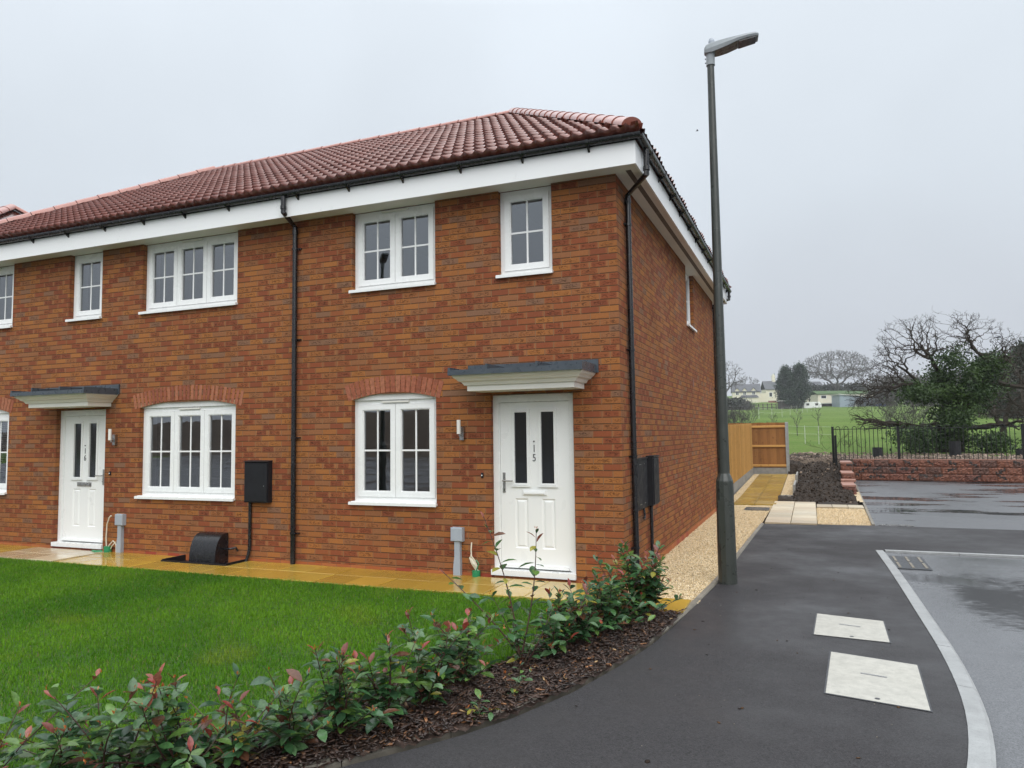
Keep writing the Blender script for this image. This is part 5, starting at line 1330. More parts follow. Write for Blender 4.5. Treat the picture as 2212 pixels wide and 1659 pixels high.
SH = [
 (-1.75, -5.78, 5, .52, .15, 'shrub at the lower left picture corner with a purple topped shoot', .9),
 (-1.42, -5.62, 6, .46, .15, 'low leafy shrub, second from the left picture edge', .4),
 (-1.2, -5.42, 6, .55, .14, 'shrub with a tall orange budded shoot leaning over the lawn at the left', .5),
 (-1.02, -5.2, 6, .56, .12, 'shrub carrying a cluster of red young leaves against the lawn', 1.0),
 (-0.88, -5.0, 5, .48, .13, 'shrub with yellowed spotted leaves just right of the red leaved one', .3),
 (-0.72, -4.72, 6, .48, .12, 'dark green shrub before the left third of the bed, its stems bare below', .4),
 (-0.58, -4.46, 6, .56, .11, 'shrub with pinkish upright young leaves near the middle of the bed', .9),
 (-0.47, -4.2, 6, .46, .12, 'low rounded shrub left of the crimson leaved one', .5),
 (-0.36, -3.85, 6, .52, .11, 'shrub with one bright crimson leaf at its top', .8),
 (-0.33, -3.45, 6, .48, .12, 'shrub tucked against the left side of the tall thin stemmed one', .5),
 (0.03, -2.62, 7, .46, .12, 'leafy shrub just right of the tall thin stemmed one', .4),
 (0.12, -2.26, 7, .46, .12, 'broad leaved shrub in the right half of the bed before the doorstep', .4),
 (0.2, -1.92, 8, .48, .12, 'shrub with orange buds below the white door', .5),
 (0.29, -1.6, 8, .46, .12, 'shrub with a drooping large leaf over the mulch at the right', .4),
 (0.37, -1.3, 9, .52, .12, 'dense shrub second from the right end of the bed', .5),
 (0.46, -1.03, 12, .66, .13, 'tall dense shrub with dark red shoots at the right end by the paving', .9)]
for i, (x, y, n, h, sp, lab, red) in enumerate(SH):
    lv = 24 if n < 8 else 28
    shrub(x, y, lab, rs(n, h*1.08, sp*1.35, i+3)+rs(8, h*.55, sp*2.0, i+90), lv, .112, seed=40+i, redtip=red*.85, yellow=.07 if 'yellow' in lab else .02)
shrub(-.05, -2.98, 'tall straggly shrub with three long thin bare stems reaching up before the door', [(-.42, .28, 1.07), (.04, .28, .97), (-.86, .28, .62), (-.3, .1, .5), (.1, .1, .3), (-.1, -.1, .3), (.16, .16, .42), (-.2, .2, .4)], 12, .115, seed=77, redtip=.7, yellow=.05)
shrub(.02, -3.93, 'small pale green seedling growing at the edging by the pavement', [(.02, .0, .12), (.05, .03, .05), (-.05, -.02, .05)], 22, .085, seed=91, redtip=0, group=None, lowfoliage=.1, yellow=.25)
shrub(.12, -3.55, 'small bright green sprig leaning over the edging, right of the pale seedling', [(.05, .0, .22), (.1, .06, .16), (-.06, .03, .14)], 20, .07, seed=95, redtip=0, group=None, lowfoliage=.1, yellow=.1)

# leaf litter and grit on the pavement
n = 150; P = sample_poly([(-.1, -5.2), (2.6, -5.2), (2.75, 3.5), (1.05, 6.3), (1.0, 1.0), (.85, -.9), (.45, -3.2)], n)
q = nr.random(n); d = np.hypot(P[:, 0]-1.2, P[:, 1]+4); sz = np.where(q < .3, nr.uniform(.015, .04, n), nr.uniform(.005, .011, n))
sc = np.c_[sz, sz*nr.uniform(.5, .9, n), np.where(q < .3, .003, sz*.6)]; V, F = instance_mesh(tvi, tf, np.c_[P, np.full(n, G+.003)], rand_rot(n, .25), sc)
C_ = np.where((q < .15)[:, None], [(.09, .05, .025)], np.where((q < .3)[:, None], [(.03, .022, .018)], np.where((q < .75)[:, None], [(.22, .20, .17)], [(.05, .05, .05)])))
o = bulk('leaf_litter', 'clod', V, F, np.repeat(C_, len(tf), 0)); tag(o, 'scattered grit and bits of dead leaf on the pavement', 'leaf litter', kind='stuff')
# ---------------------------------------------------------------- background: trees
def ground_at(px, py, d):
    o = at(px, py, d); return Vector((o.x, o.y, terr(o.x, o.y)[0]))
def branch(mb, p, d, L, r, depth, R_, gnarl, up, twig, tips, split=(2, 3), shrink=.72):
    """a wiggly limb that forks until the twigs run out"""
    n = 5; pts = [p]; rs_ = [r]; q = p.copy(); dd = d.copy()
    for i in range(n):
        dd = (dd + Vector((R_.gauss(0, gnarl), R_.gauss(0, gnarl), R_.gauss(0, gnarl)+up))).normalized(); q = q+dd*(L/n); pts.append(q); rs_.append(max(twig, r*(1-.42*(i+1)/n)))
    mb.tube(pts, rs_, 3 if r < .03 else 5 if r < .1 else 7, False)
    if depth <= 0: tips.append((q, dd)); return
    for i in range(R_.randint(*split)):
        k = R_.randint(2, n) if i else n
        ax = pts[k]-pts[k-1]; ax.normalize(); nd = (ax+Vector((R_.gauss(0, .55), R_.gauss(0, .55), R_.gauss(.08, .45)))).normalized()
        branch(mb, pts[k], nd, L*shrink*R_.uniform(.8, 1.15), rs_[k]*R_.uniform(.6, .8), depth-1, R_, gnarl, up, twig, tips, split, shrink)
    if depth <= 3:
        for _ in range(2):
            k = R_.randint(1, n); ax = (Vector((R_.gauss(0, 1), R_.gauss(0, 1), R_.gauss(.3, .8)))).normalized()
            branch(mb, pts[k], ax, L*.38*R_.uniform(.7, 1.3), max(twig, rs_[k]*.35), 0, R_, gnarl, up, twig, tips)
def spray(centres, n, sz, rad, cols, seed, droop=-.2):
    """leaf-sized faces scattered round many centres"""
    r = np.random.default_rng(seed); c = np.array([tuple(v) for v in centres]); k = r.integers(0, len(c), n)
    P = c[k]+r.normal(0, 1, (n, 3))*rad*np.array([1, 1, .75]); D = r.normal(0, 1, (n, 3)); D[:, 2] += droop; D /= np.linalg.norm(D, axis=1)[:, None]
    L = sz*r.uniform(.6, 1.5, n); V, F = leaf_small(P, D, r.normal(0, 1, (n, 3)), L, L*.5)
    t = np.clip(.5+.8*np.array([mnoise.noise(tuple(p*.35/max(rad, .3))) for p in P])+r.normal(0, .2, n), 0, 1)[:, None]
    C = np.array(cols[0])*(1-t)+np.array(cols[1])*t
    return V, F, C
def leaf_small(P, D, N, L, W_):
    S = np.cross(D, N); S /= np.linalg.norm(S, axis=1)[:, None]+1e-9; n = len(P)
    V = np.stack([P-D*(L*.5)[:, None], P+S*(W_*.5)[:, None], P+D*(L*.5)[:, None], P-S*(W_*.5)[:, None]], 1).reshape(-1, 3)
    return V, np.arange(n*4).reshape(n, 4)

def kmeans(pts, k, R_):
    cs = R_.sample(pts, k)
    for _ in range(6):
        g = [[] for _ in cs]
        for q in pts: g[min(range(len(cs)), key=lambda i: (q-cs[i]).length_squared)].append(q)
        cs = [sum(a, Vector())/len(a) if a else c for a, c in zip(g, cs)]
    return [a for a in g if a]
def wiggle(a, b, d0, gn, R_, n=5):
    """a gnarled path from a to b leaving a along d0"""
    L = (b-a).length; out = [a]
    for i in range(1, n):
        t = i/n; q = a.lerp(b, t)
        if d0 is not None: q = q + (d0*L*t*(1-t)**1.5*.8)
        out.append(q+Vector((R_.gauss(0, gn*L*.32), R_.gauss(0, gn*L*.32), R_.gauss(0, gn*L*.32))))
    out.append(b); return out
def grow(mb, p, d0, pts, r, R_, gn, twig, flatk=None):
    """branches fork again and again until each reaches one of the points"""
    if not pts: return
    if len(pts) == 1:
        w = wiggle(p, pts[0], d0, gn, R_, 5); mb.tube(w, [max(twig, r*(1-.6*i/5)) for i in range(6)], 3, False)
        for k in (2, 3, 4):       # side twigs
            L = (pts[0]-p).length*R_.uniform(.25, .5); dd = Vector((R_.gauss(0, 1), R_.gauss(0, 1), R_.gauss(.5, .8))).normalized(); e = w[k]+dd*L
            mb.tube([w[k], w[k].lerp(e, .5)+Vector((R_.gauss(0, .1*L), 0, R_.gauss(0, .1*L))), e], [max(twig*.9, r*.5), twig*.9, twig*.8], 3, False)
        return
    k = 2 if len(pts) < 9 or R_.random() < .6 else 3
    for g in kmeans(pts, min(k, len(pts)), R_):
        c = sum(g, Vector())/len(g); f = R_.uniform(.34, .5) if len(g) > 1 else 0
        rr = max(twig, r*(len(g)/len(pts))**.5)
        if len(g) == 1: grow(mb, p, d0, g, rr, R_, gn, twig); continue
        e = p.lerp(c, f); w = wiggle(p, e, d0, gn, R_, 4); mb.tube(w, [max(twig, r*.85+(rr-r*.85)*i/4) if r > rr else rr for i in range(5)], 3 if rr < .03 else 5 if rr < .1 else 7, False)
        grow(mb, e, (w[-1]-w[-2]).normalized(), g, rr, R_, gn, twig)

# the big bare tree wrapped in evergreen growth behind the railing
R_ = random.Random(11); b0 = ground_at(2052, 984, 31.5)
tr = thing('old_tree', 'large gnarled bare tree with dark green ivy covering its trunk, behind the black railing', 'tree', b0)
mb = MB(); tips = []
mb.tube([b0-Vector((0, 0, .3)), b0+Vector((.05, 0, .7)), at(2062, 900, 31.5), at(2055, 850, 31.5)], [.62, .52, .46, .4], 9, False)
mb.tube([at(2062, 915, 31.5), at(2100, 860, 31.3), at(2125, 820, 31.4)], [.4, .32, .26], 8, False)
tk = mb.build('trunk', 'bark', tr, True); mb = MB()

def arc(t):
    K = [(-1.0, 215, 10), (-.86, 215, 80), (-.7, 235, 175), (-.5, 232, 210), (-.3, 228, 240), (-.1, 240, 262), (.1, 225, 245), (.3, 235, 245), (.5, 250, 240), (.75, 260, 190), (1.0, 250, 40)]
    for (a, b, c), (d, e, f) in zip(K, K[1:]):
        if t <= d: return c if False else b+(e-b)*(t-a)/(d-a)
    return 240
pts = []
for _ in range(1500):
    t = R_.uniform(-1, 1); a = math.radians(-90+t*97); u_ = R_.uniform(.42, 1.0)**.6; lob = mnoise.noise((t*4.2, 3.1, 0)); rr = arc(t)*u_*(1.02+.16*lob)
    if mnoise.noise((t*7, u_*3.5, 9)) < -.3: continue
    pts.append(at(2060+math.cos(a)*rr, 905+math.sin(a)*rr*(1.0 if t < .6 else .95), 31.5+R_.gauss(0, 1.1)))
forks = [(at(2055, 850, 31.5), .16), (at(2125, 820, 31.4), .14), (at(2040, 925, 31.2), .11), (at(2090, 925, 31.2), .11)]
grp = [[] for _ in forks]
for q in pts:
    sx = q-b0; c_ = min(range(4), key=lambda k: ((q-forks[k][0]).length*(1.0 if k < 2 else 1.12)) + (0 if k < 2 else (1.2 if q.z > b0.z+2.6 else 0)))
    grp[c_].append(q)
for (f_, r_), g_ in zip(forks, grp): grow(mb, f_, None, g_, r_, R_, .19, .005)
mb.build('branches', 'bark', tr)
cen = []
for (px, py, d, k, sx, sy) in ((2050, 850, 31.2, 22, 42, 36), (1985, 850, 31, 8, 26, 14), (1960, 840, 31, 3, 22, 6), (2110, 850, 31.2, 14, 30, 34), (2140, 805, 31.5, 9, 16, 26), (2148, 775, 31.5, 4, 14, 10), (2060, 905, 31.0, 20, 30, 28), (2055, 950, 31.3, 14, 26, 18), (1975, 938, 30.2, 7, 40, 5), (1990, 955, 30.6, 7, 36, 6), (2140, 960, 30.4, 9, 36, 8), (2035, 795, 31.6, 8, 18, 26), (2065, 770, 31.6, 4, 10, 16)):
    for _ in range(k): cen.append(at(R_.gauss(px, sx*.62), R_.gauss(py, sy*.62), d+R_.gauss(0, .6)))
V, F, C_ = spray(cen, 26000, .12, .25, [(.010, .026, .008), (.055, .10, .024)], 5)
bulk('ivy', 'ivy', V, F, C_, tr)

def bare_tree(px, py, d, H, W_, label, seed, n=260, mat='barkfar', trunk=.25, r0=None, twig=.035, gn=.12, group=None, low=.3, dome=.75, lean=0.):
    """bare tree whose twigs end in an ellipsoid crown, denser towards its surface"""
    R_ = random.Random(seed); b = ground_at(px, py, d); t = thing('bare_tree', label, 'tree', b, group); r0 = r0 or H*.03
    top = b+Vector((lean*H*.1, 0, H*trunk)); m = MB(); m.tube([b-Vector((0, 0, .5)), b.lerp(top, .5)+Vector((R_.gauss(0, .01*H), 0, 0)), top], [r0*1.35, r0*1.05, r0], 8, False); m.build('trunk', mat, t, True)
    pts = []; cz = H*(low+(1-low)*.42)
    while len(pts) < n:
        v = Vector((R_.uniform(-1, 1), R_.uniform(-1, 1), R_.uniform(-1, 1)))
        if not .3 < v.length < 1 or R_.random() > v.length**2: continue
        z = cz+v.z*(H-cz if v.z > 0 else (cz-H*low)*(1-dome*.3))
        pts.append(b+Vector((v.x*W_/2+lean*H*.15, v.y*W_/2, z)))
    m = MB(); grow(m, top, Vector((0, 0, 1)), pts, r0*.95, R_, gn, twig); m.build('crown', mat, t); return t
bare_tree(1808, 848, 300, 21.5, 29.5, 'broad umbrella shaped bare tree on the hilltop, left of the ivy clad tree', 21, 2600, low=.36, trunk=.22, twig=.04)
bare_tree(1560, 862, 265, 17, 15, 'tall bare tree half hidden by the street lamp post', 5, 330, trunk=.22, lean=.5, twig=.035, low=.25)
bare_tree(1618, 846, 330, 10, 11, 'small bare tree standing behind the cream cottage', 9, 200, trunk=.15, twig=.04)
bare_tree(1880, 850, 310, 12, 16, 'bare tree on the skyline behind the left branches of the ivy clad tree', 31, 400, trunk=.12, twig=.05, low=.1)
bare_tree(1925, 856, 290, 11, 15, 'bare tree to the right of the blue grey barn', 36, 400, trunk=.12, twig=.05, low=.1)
bare_tree(2170, 962, 44, 6.2, 5.2, 'bare thicket tree at the right picture edge behind the ivy clad tree', 41, 420, 'bark', trunk=.08, twig=.009, low=.05, gn=.16)
bare_tree(2245, 955, 38, 5.6, 5.5, 'bare brown tree cut by the right picture edge', 43, 420, 'bark', trunk=.08, twig=.009, low=.05, gn=.16)
bare_tree(1672, 975, 44, 1.9, .8, 'spindly leafless sapling in the field beyond the end of the timber fence', 51, 20, 'barkfar', trunk=.2, r0=.022, twig=.006, group='leafless saplings in the field')
bare_tree(1723, 962, 50, 2.3, .9, 'spindly leafless sapling in the middle of the field, right of the first', 52, 26, 'barkfar', trunk=.2, r0=.026, twig=.007, group='leafless saplings in the field')
bare_tree(1770, 955, 56, 2.4, 1.2, 'spindly leafless sapling in the field, nearest the left railing post', 53, 26, 'barkfar', trunk=.2, r0=.026, twig=.007, group='leafless saplings in the field')
def thicket(px, py, d, Wd, H, label, seed, mat='bark', twig=.02, n=26, cat='bush'):
    R_ = random.Random(seed); b = ground_at(px, py, d); m = MB(); tips = []
    for i in range(n):
        o = b+Vector((R_.gauss(0, Wd*.22), R_.gauss(0, Wd*.15), -.1)); dd = Vector((R_.gauss(0, .6), R_.gauss(0, .5), 1)).normalized()
        branch(m, o, dd, H*.5*R_.uniform(.7, 1.1), twig*2, 2, R_, .16, .05, twig, tips, (2, 3), .7)
    return tag(m.build('bare_bush', mat), label, cat)
thicket(1597, 932, 70, 3.8, 2.2, 'round bare bush in the field just above the timber fence', 61, 'barkfar', .009, 70)
thicket(1795, 985, 34, 1.0, 1.4, 'thin bare shrub at the left end of the railing', 62, 'bark', .004, 5)
thicket(1845, 985, 36, 1.6, .8, 'low bare shrub behind the left railing panel', 63, 'bark', .004, 7)
thicket(1960, 920, 60, 5, 3.2, 'greyish bare bush left of the ivy clad trunk', 65, 'barkfar', .014, 40)
thicket(1617, 888, 246, 4.5, 4.2, 'brown bare bush in front of the cream cottage', 66, 'barkfar', .03, 18)
thicket(1868, 890, 236, 12, 3.4, 'dark bare bush in front of the blue grey barn', 67, 'barkfar', .03, 40)

def conifer(px, py, d, H, Wd, label, seed, two=False, n=9000, cols=None, shape=1.0):
    R_ = random.Random(seed); b = ground_at(px, py, d); t = thing('conifer', label, 'tree', b); m = MB(); m.tube([b-Vector((0, 0, .5)), b+Vector((0, 0, H*.85))], [H*.03, H*.008], 7, False); m.build('trunk', 'bark', t)
    cen = []
    for i in range(int(420)):
        u = R_.random()**.8; z = H*(.03+.9*u); rr = Wd*.5*(min(1, (1-u)*1.45)**shape)*(.55+.45*min(1, u*4)); a = R_.uniform(0, 6.283); q = R_.uniform(.5, 1.)
        ox = 0
        if two: ox = R_.choice((-.17, .15))*Wd*min(1, u*1.6+.1); rr = Wd*.36*max(.04, 1-u)**.75*(.6+.4*min(1, u*4)); z *= .97 if ox < 0 else 1.0
        cen.append(b+Vector((math.cos(a)*rr*q+ox, math.sin(a)*rr*q, z+R_.gauss(0, H*.02))))
    V, F, C_ = spray(cen, n, H*.035, Wd*.055, cols or [(.010, .022, .014), (.032, .062, .030)], seed, .4); bulk('crown', 'ivy', V, F, C_, t)
conifer(1716, 886, 245, 15.0, 13.5, 'dark green twin topped conifer standing in front of the hilltop houses', 71, True, 26000)
conifer(2130, 870, 120, 9.5, 6.5, 'dark pointed conifer behind the right limbs of the ivy clad tree', 72, False, 14000)
conifer(2228, 890, 90, 9.5, 11, 'large dark conifer at the right picture edge', 73, False, 20000)
def hedge(pts, h, dep, label, seed, cols=None, n=9000, sz=.5):
    P = [Vector((q.x, q.y, terr(q.x, q.y)[0])) for q in pts]; R_ = random.Random(seed); t = thing('hedge', label, 'hedge', P[0]); cen = []
    for _ in range(n//40):
        k = R_.randint(0, len(P)-2); q = P[k].lerp(P[k+1], R_.random()); cen.append(q+Vector((R_.gauss(0, dep*.3), R_.gauss(0, dep*.3), R_.uniform(.1, .95)*h)))
    V, F, C_ = spray(cen, n, sz, h*.16, cols or [(.020, .026, .016), (.05, .055, .035)], seed); bulk('foliage', 'ivy', V, F, C_, t)
    m = MB(); 
    for q in P: m.tube([q-Vector((0, 0, .3)), q+Vector((0, 0, h*.6))], [.15, .06], 5, False)
    m.build('stem', 'bark', t)
hedge([at(1560, 884, 250), at(1585, 884, 250), at(1605, 886, 250)], 3.4, 4, 'dark hedge below the cream cottage, left end of the field', 81, sz=.9)
hedge([at(1748, 852, 305), at(1790, 850, 305), at(1830, 850, 308), at(1870, 850, 310)], 6.5, 6, 'long dark hedge along the hilltop under the umbrella shaped tree', 82, sz=.9)
hedge([at(1900, 890, 235), at(1960, 890, 225), at(2040, 892, 215), at(2120, 895, 205)], 9, 7, 'brown grey hedgerow at the top of the field behind the ivy clad tree', 83, [(.05, .045, .038), (.085, .075, .065)], 14000, .8)
hedge([at(2120, 920, 110), at(2180, 925, 95), at(2260, 930, 85)], 6.5, 5, 'brown bare thicket hedge at the right picture edge', 84, [(.045, .038, .032), (.08, .066, .056)], 14000, .35)

# ---------------------------------------------------------------- far houses, barn, caravan
def frame_at(px, py, d, yaw=0):
    o = at(px, py, d); z = terr(o.x, o.y)[0]; return Matrix.Translation((o.x, o.y, o.z)) @ Matrix.Rotation(-YAW*0+math.radians(22.1+yaw), 4, 'Z')
def M_add(mb, m, x0, x1, y0, y1, z0, z1): mb.box(x0, x1, y0, y1, z0, z1, m=m)
def gable(mb, m, x0, x1, y0, y1, z0, z1, over=.4):       # ridge along x
    yc = (y0+y1)/2; q = [(x0-over, y0-over, z0-.2), (x1+over, y0-over, z0-.2), (x1+over, yc, z1), (x0-over, yc, z1), (x0-over, y1+over, z0-.2), (x1+over, y1+over, z0-.2)]
    v = [m @ Vector(a) for a in q] + [m @ (Vector(a)+Vector((0, 0, .22))) for a in q]
    mb.add(v, [(0, 1, 2, 3), (3, 2, 5, 4), (6, 7, 8, 9), (9, 8, 11, 10), (0, 1, 7, 6), (4, 5, 11, 10), (0, 3, 9, 6), (3, 4, 10, 9), (1, 2, 8, 7), (2, 5, 11, 8)])
def gable_end(mb, m, x, y0, y1, z0, z1):
    mb.add([m @ Vector(q) for q in ((x, y0, z0), (x, y1, z0), (x, (y0+y1)/2, z1-.05))], [(0, 1, 2)])
def win(parent, m, x, z, w, h, y, n=2):
    f = MB(); f.box(x-w/2-.12, x+w/2+.12, y-.06, y-.003, z-.12, z+h+.12, m=m); o = f.build('window', 'white', parent)
    g = MB()
    for k in range(n): a = x-w/2+w*k/n+.06; g.box(a, a+w/n-.12, y-.09, y-.063, z, z+h, m=m)
    g.build('pane', 'darkglass', o)
# cream cottage
m = frame_at(1583, 868, 290, -14); hc = thing('cottage', 'cream rendered cottage with three gabled dormers and a dark slate roof', 'house', m.translation)
w = MB(); w.box(0, 10.6, 0, 6.5, -3, 3.9, m=m); gable_end(w, m, 10.59, 0, 6.5, 3.9, 6.9); gable_end(w, m, .01, 0, 6.5, 3.9, 6.9)
for x in (1.8, 4.6, 8.0): w.add([m @ Vector(q) for q in ((x-.95, -.02, 3.2), (x+.95, -.02, 3.2), (x+.95, -.02, 4.3), (x, -.02, 5.3), (x-.95, -.02, 4.3))], [(0, 1, 2, 3, 4)])
w.build('wall', 'render', hc)
r = MB(); gable(r, m, 0, 10.6, 0, 6.5, 3.9, 6.9, .3)
for x in (1.8, 4.6, 8.0):
    for s in (-1, 1): r.add([m @ Vector(q) for q in ((x, -.3, 5.5), (x+s*1.15, -.3, 4.25), (x+s*1.15, 1.2, 4.25), (x, 2.2, 5.5))], [(0, 1, 2, 3)])
r.build('roof', 'slate', hc); r = MB(); r.box(1.0, 1.9, 2.8, 3.7, 6.2, 7.9, m=m); r.build('chimney', 'slate', hc)
for x in (1.8, 4.6, 8.0): win(hc, m, x, 2.7, 1.1, 1.3, -.02)
r = MB(); r.box(2.9, 9.6, -1.8, -.02, -1, 1.4, m=m); r.build('porch', 'render', hc); r = MB(); r.add([m @ Vector(q) for q in ((2.6, -2.1, 1.42), (9.9, -2.1, 1.42), (9.2, -.03, 2.5), (3.3, -.03, 2.5))], [(0, 1, 2, 3)]); r.build('porch_roof', 'slate', hc)
win(hc, m, 4.4, .0, .9, .9, -1.8, 1); win(hc, m, 1.2, -.8, 1.7, 1.7, 0, 3)
r = MB(); r.box(10.62, 14.0, 2.6, 6, -1, 3.2, m=m); r.build('annex', 'render', hc)
# house with chimney behind the conifer
m = frame_at(1655, 862, 300, -4); h2 = thing('house', 'cream house with a tall chimney and grey roof, partly hidden by the conifer', 'house', m.translation)
w = MB(); w.box(0, 17, 0, 7, -3, 4.0, m=m); w.build('wall', 'render', h2); r = MB(); gable(r, m, 0, 17, 0, 7, 4.0, 7.4); r.build('roof', 'slate', h2); r = MB(); r.box(3.6, 4.8, 3, 4.2, 6.6, 10, m=m); r.tube([m @ Vector((4.2, 3.6, 10)), m @ Vector((4.2, 3.6, 10.6))], [.3, .22], 8); r.build('chimney', 'render', h2); win(h2, m, 1.9, 1.0, 1.2, 1.6, 0, 1)
m = frame_at(1756, 852, 315, 4); h3 = thing('house', 'cream gabled house just right of the twin topped conifer', 'house', m.translation)
w = MB(); w.box(-6, 4.8, 0, 7, -3, 3.2, m=m); gable_end(w, m, 4.79, 0, 7, 3.2, 5.6); w.build('wall', 'render', h3); r = MB(); gable(r, m, -6, 4.8, 0, 7, 3.2, 5.6); r.build('roof', 'slate', h3); win(h3, m, 1.5, .8, 1, 1.2, 0, 1)
m = frame_at(1784, 848, 330, 0); h4 = thing('outbuilding', 'long low grey roofed building on the skyline left of the umbrella shaped tree', 'building', m.translation)
w = MB(); w.box(-5, 8, 0, 6, -2, 1.2, m=m); w.build('wall', 'shed', h4); r = MB(); gable(r, m, -5, 8, 0, 6, 1.2, 3.0); r.build('roof', 'tin', h4)
# white low range and blue grey barn
m = frame_at(1768, 885, 250, 3); h5 = thing('stable', 'long low cream building with a moss green roof edge beside the barn', 'building', m.translation)
w = MB(); w.box(0, 20, 0, 6, 2.0, 5.3, m=m); w.build('wall', 'render', h5); w = MB(); w.box(.2, 19.8, .6, 6, -1, 2.0, m=m); w.build('open_bay', 'shed', h5); w = MB(); w.box(-.4, 20, -1.2, 0.2, 2.0, 2.25, m=m); w.build('canopy', 'tinroof', h5)
w = MB(); gable(w, m, -.2, 19.5, 0, 6, 5.4, 6.4, .3); w.build('roof', 'turf', h5)
for x in (2.0, 8.3, 13.3, 17.5): win(h5, m, x, 3.9, 1.8, .9, 0, 1)
m = frame_at(1815, 887, 238, -8); h6 = thing('barn', 'blue grey sheet metal barn with a pale sloping roof', 'barn', m.translation)
w = MB(); q = [(0, 0, -1.5), (14, 0, -1.5), (14, 0, 3.7), (0, 0, 5.2), (0, 9, -1.5), (14, 9, -1.5), (14, 9, 3.7), (0, 9, 5.2)]; w.add([m @ Vector(a) for a in q], [(0, 1, 2, 3), (5, 4, 7, 6), (4, 0, 3, 7), (1, 5, 6, 2)]); w.build('wall', 'tin', h6)
w = MB(); q = [(-.3, -.4, 5.25), (14.3, -.4, 3.7), (14.3, 9.4, 3.7), (-.3, 9.4, 5.25)]; w.add([m @ Vector(a) for a in q]+[m @ (Vector(a)+Vector((0, 0, .25))) for a in q], [(0, 1, 2, 3), (4, 5, 6, 7), (0, 1, 5, 4), (1, 2, 6, 5), (2, 3, 7, 6), (3, 0, 4, 7)]); w.build('roof', 'tinroof', h6)
w = MB(); w.box(4.6, 5.4, -.05, -.003, -.6, 1.9, m=m); w.box(11, 11.6, -.05, -.003, -.6, 2.1, m=m); w.build('door', 'white', h6)
m = frame_at(1899, 884, 232, 0); w = MB(); w.box(0, 2.6, 0, 2, -.6, 1.6, m=m); w.box(-.1, 2.7, -.1, 2.1, 1.6, 1.75, m=m); tag(w.build('container', 'bluetarp'), 'blue tarpaulin covered container to the right of the barn', 'container')
m = frame_at(1738, 885, 243, 8); cv = thing('caravan', 'white touring caravan parked between the conifer and the cream stable', 'caravan', m.translation)
w = MB(); prof = [(-.2, .5), (.0, 1.9), (.5, 2.6), (5.6, 2.6), (6.1, 1.8), (6.2, .5)]; w.add([m @ Vector((a, 0, b)) for a, b in prof]+[m @ Vector((a, 2.2, b)) for a, b in prof], [(0, 1, 2, 3, 4, 5), (11, 10, 9, 8, 7, 6)]+[(i, (i+1) % 6, 6+(i+1) % 6, 6+i) for i in range(6)]); w.build('body', 'white', cv)
for x in (1.2, 4.4): w = MB(); w.box(x-.5, x+.5, -.04, -.003, 1.4, 2.1, m=m); w.build('window', 'darkglass', cv)
w = MB(); w.tube([m @ Vector((3, -.02, .35)), m @ Vector((3, .2, .35))], .36, 12); w.build('wheel', 'black', cv)
m = frame_at(1688, 886, 244, 0); sh = thing('field_shelter', 'small dark open fronted field shelter left of the conifer trunk', 'shed', m.translation)
w = MB(); w.box(0, 8, 0, 3.4, -.8, 3.0, m=m); w.build('wall', 'shed', sh); w = MB(); w.box(-.3, 8.3, -.6, 3.6, 3.003, 3.2, m=m); w.build('roof', 'tinroof', sh); w = MB(); w.box(3.2, 5.4, -.3, -.02, .4, 1.7, m=m); w.build('bale', 'render', sh)
m = frame_at(1606, 872, 286, -14); w = MB(); w.box(2, 9, -1.2, -.9, -2.8, .1, m=m); w.box(9.2, 13, -.4, -.1, -2.5, .9, m=m); w.box(1.9, 13.1, -1.25, -.05, -2.8, -2.5, m=m); tag(w.build('garden_wall', 'redbrick'), 'red brick garden wall at the right side of the cream cottage', 'wall')
# field fences and posts
def tape_fence(pts, n, h, label, seed):
    t = thing('tape_fence', label, 'fence', pts[0]); P = []
    for k in range(n):
        u = k/(n-1)*(len(pts)-1); i = min(int(u), len(pts)-2); q = pts[i].lerp(pts[i+1], u-i); q = Vector((q.x, q.y, terr(q.x, q.y)[0])); P.append(q)
        m_ = MB(); m_.tube([q, q+Vector((0, 0, h))], [h*.016, h*.012], 5); m_.build('post', 'whitepost', t)
    m_ = MB()
    for z in (.95, .55): m_.tube([q+Vector((0, 0, h*z)) for q in P], h*.0045, 3, False)
    m_.build('tape', 'whitepost', t)
tape_fence([at(1640, 915, 90), at(1760, 880, 190)], 9, 1.4, 'white electric tape fence running up the field towards the barn', 1)
tape_fence([at(1655, 955, 44), at(1740, 968, 40), at(1800, 968, 39)], 5, 1.0, 'white tape fence low in the field behind the soil heap', 2)
t = thing('post_and_rail_fence', 'dark post and rail fence at the field top left of the conifer', 'fence', at(1625, 886, 246))
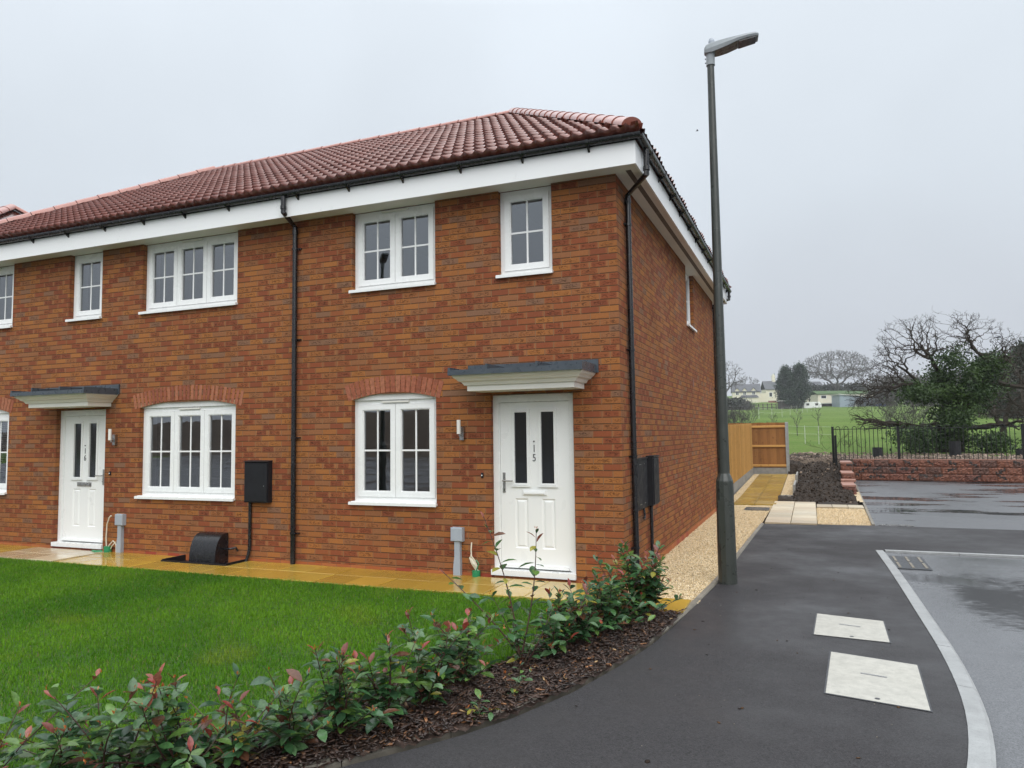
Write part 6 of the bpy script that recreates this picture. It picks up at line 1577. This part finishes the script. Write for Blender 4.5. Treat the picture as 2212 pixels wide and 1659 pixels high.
P = [at(1620+i*9.5, 886, 246) for i in range(7)]; P = [Vector((q.x, q.y, terr(q.x, q.y)[0])) for q in P]
for q in P: m_ = MB(); m_.box(-.15, .15, -.15, .15, -.2, 2.0, m=Matrix.Translation(q)); m_.build('post', 'shed', t)
m_ = MB()
for z in (.7, 1.6): m_.tube([q+Vector((0, 0, z)) for q in P], .09, 4, False)
m_.build('rail', 'shed', t)
# birds
def bird(p, L, label, fly=False, head=0.):
    m_ = MB(); a = Matrix.Translation(p) @ Matrix.Rotation(head, 4, 'Z') @ Matrix.Scale(L, 4)
    q = [(-.5, 0, .02), (-.3, 0, .0), (-.05, 0, .03), (.2, 0, .10), (.3, 0, .19), (.38, 0, .2), (.48, 0, .18)]; r_ = [.05, .06, .14, .13, .075, .07, .01]
    m_.tube([a @ Vector(v) for v in q], [x*L for x in r_], 8)
    s = 1 if fly else .35
    for sg in (-1, 1): m_.add([a @ Vector(v) for v in ((.2, sg*.1, .1), (-.15, sg*.1, .08), (-.3, sg*.6*s, .02+.2*s), (.1, sg*.6*s, .05+.25*s))], [(0, 1, 2, 3)])
    if not fly:
        for sg in (-1, 1): m_.tube([a @ Vector((.02, sg*.05, -.02)), a @ Vector((.04, sg*.05, -.2))], .015*L, 4)
    tag(m_.build('bird', 'bird'), label, 'bird', None)
bird(at(1506, 283, 30), .13, 'small dark bird flying in the sky left of the street lamp', True, .3)
bird(at(2091, 762, 31.0), .3, 'grey bird perched in the middle of the bare branches', False, 2.6)
bird(at(2156, 729, 31.0), .3, 'grey bird perched higher up in the right hand bare branches', False, .4)

# ---------------------------------------------------------------- damp air
k = NT('damp air'); vol = k.n('ShaderNodeVolumePrincipled'); vol.inputs['Color'].default_value = (.93, .95, .98, 1); vol.inputs['Density'].default_value = .0004; vol.inputs['Anisotropy'].default_value = .2
k.t.links.new(vol.outputs[0], k.out.inputs['Volume']); MAT['haze'] = k.mat
m = MB(); m.box(-1100, 1100, -700, 1100, -3, 48); h_ = m.build('haze', 'haze'); tag(h_, 'thin damp haze over the field and far hill', 'haze', kind='stuff')
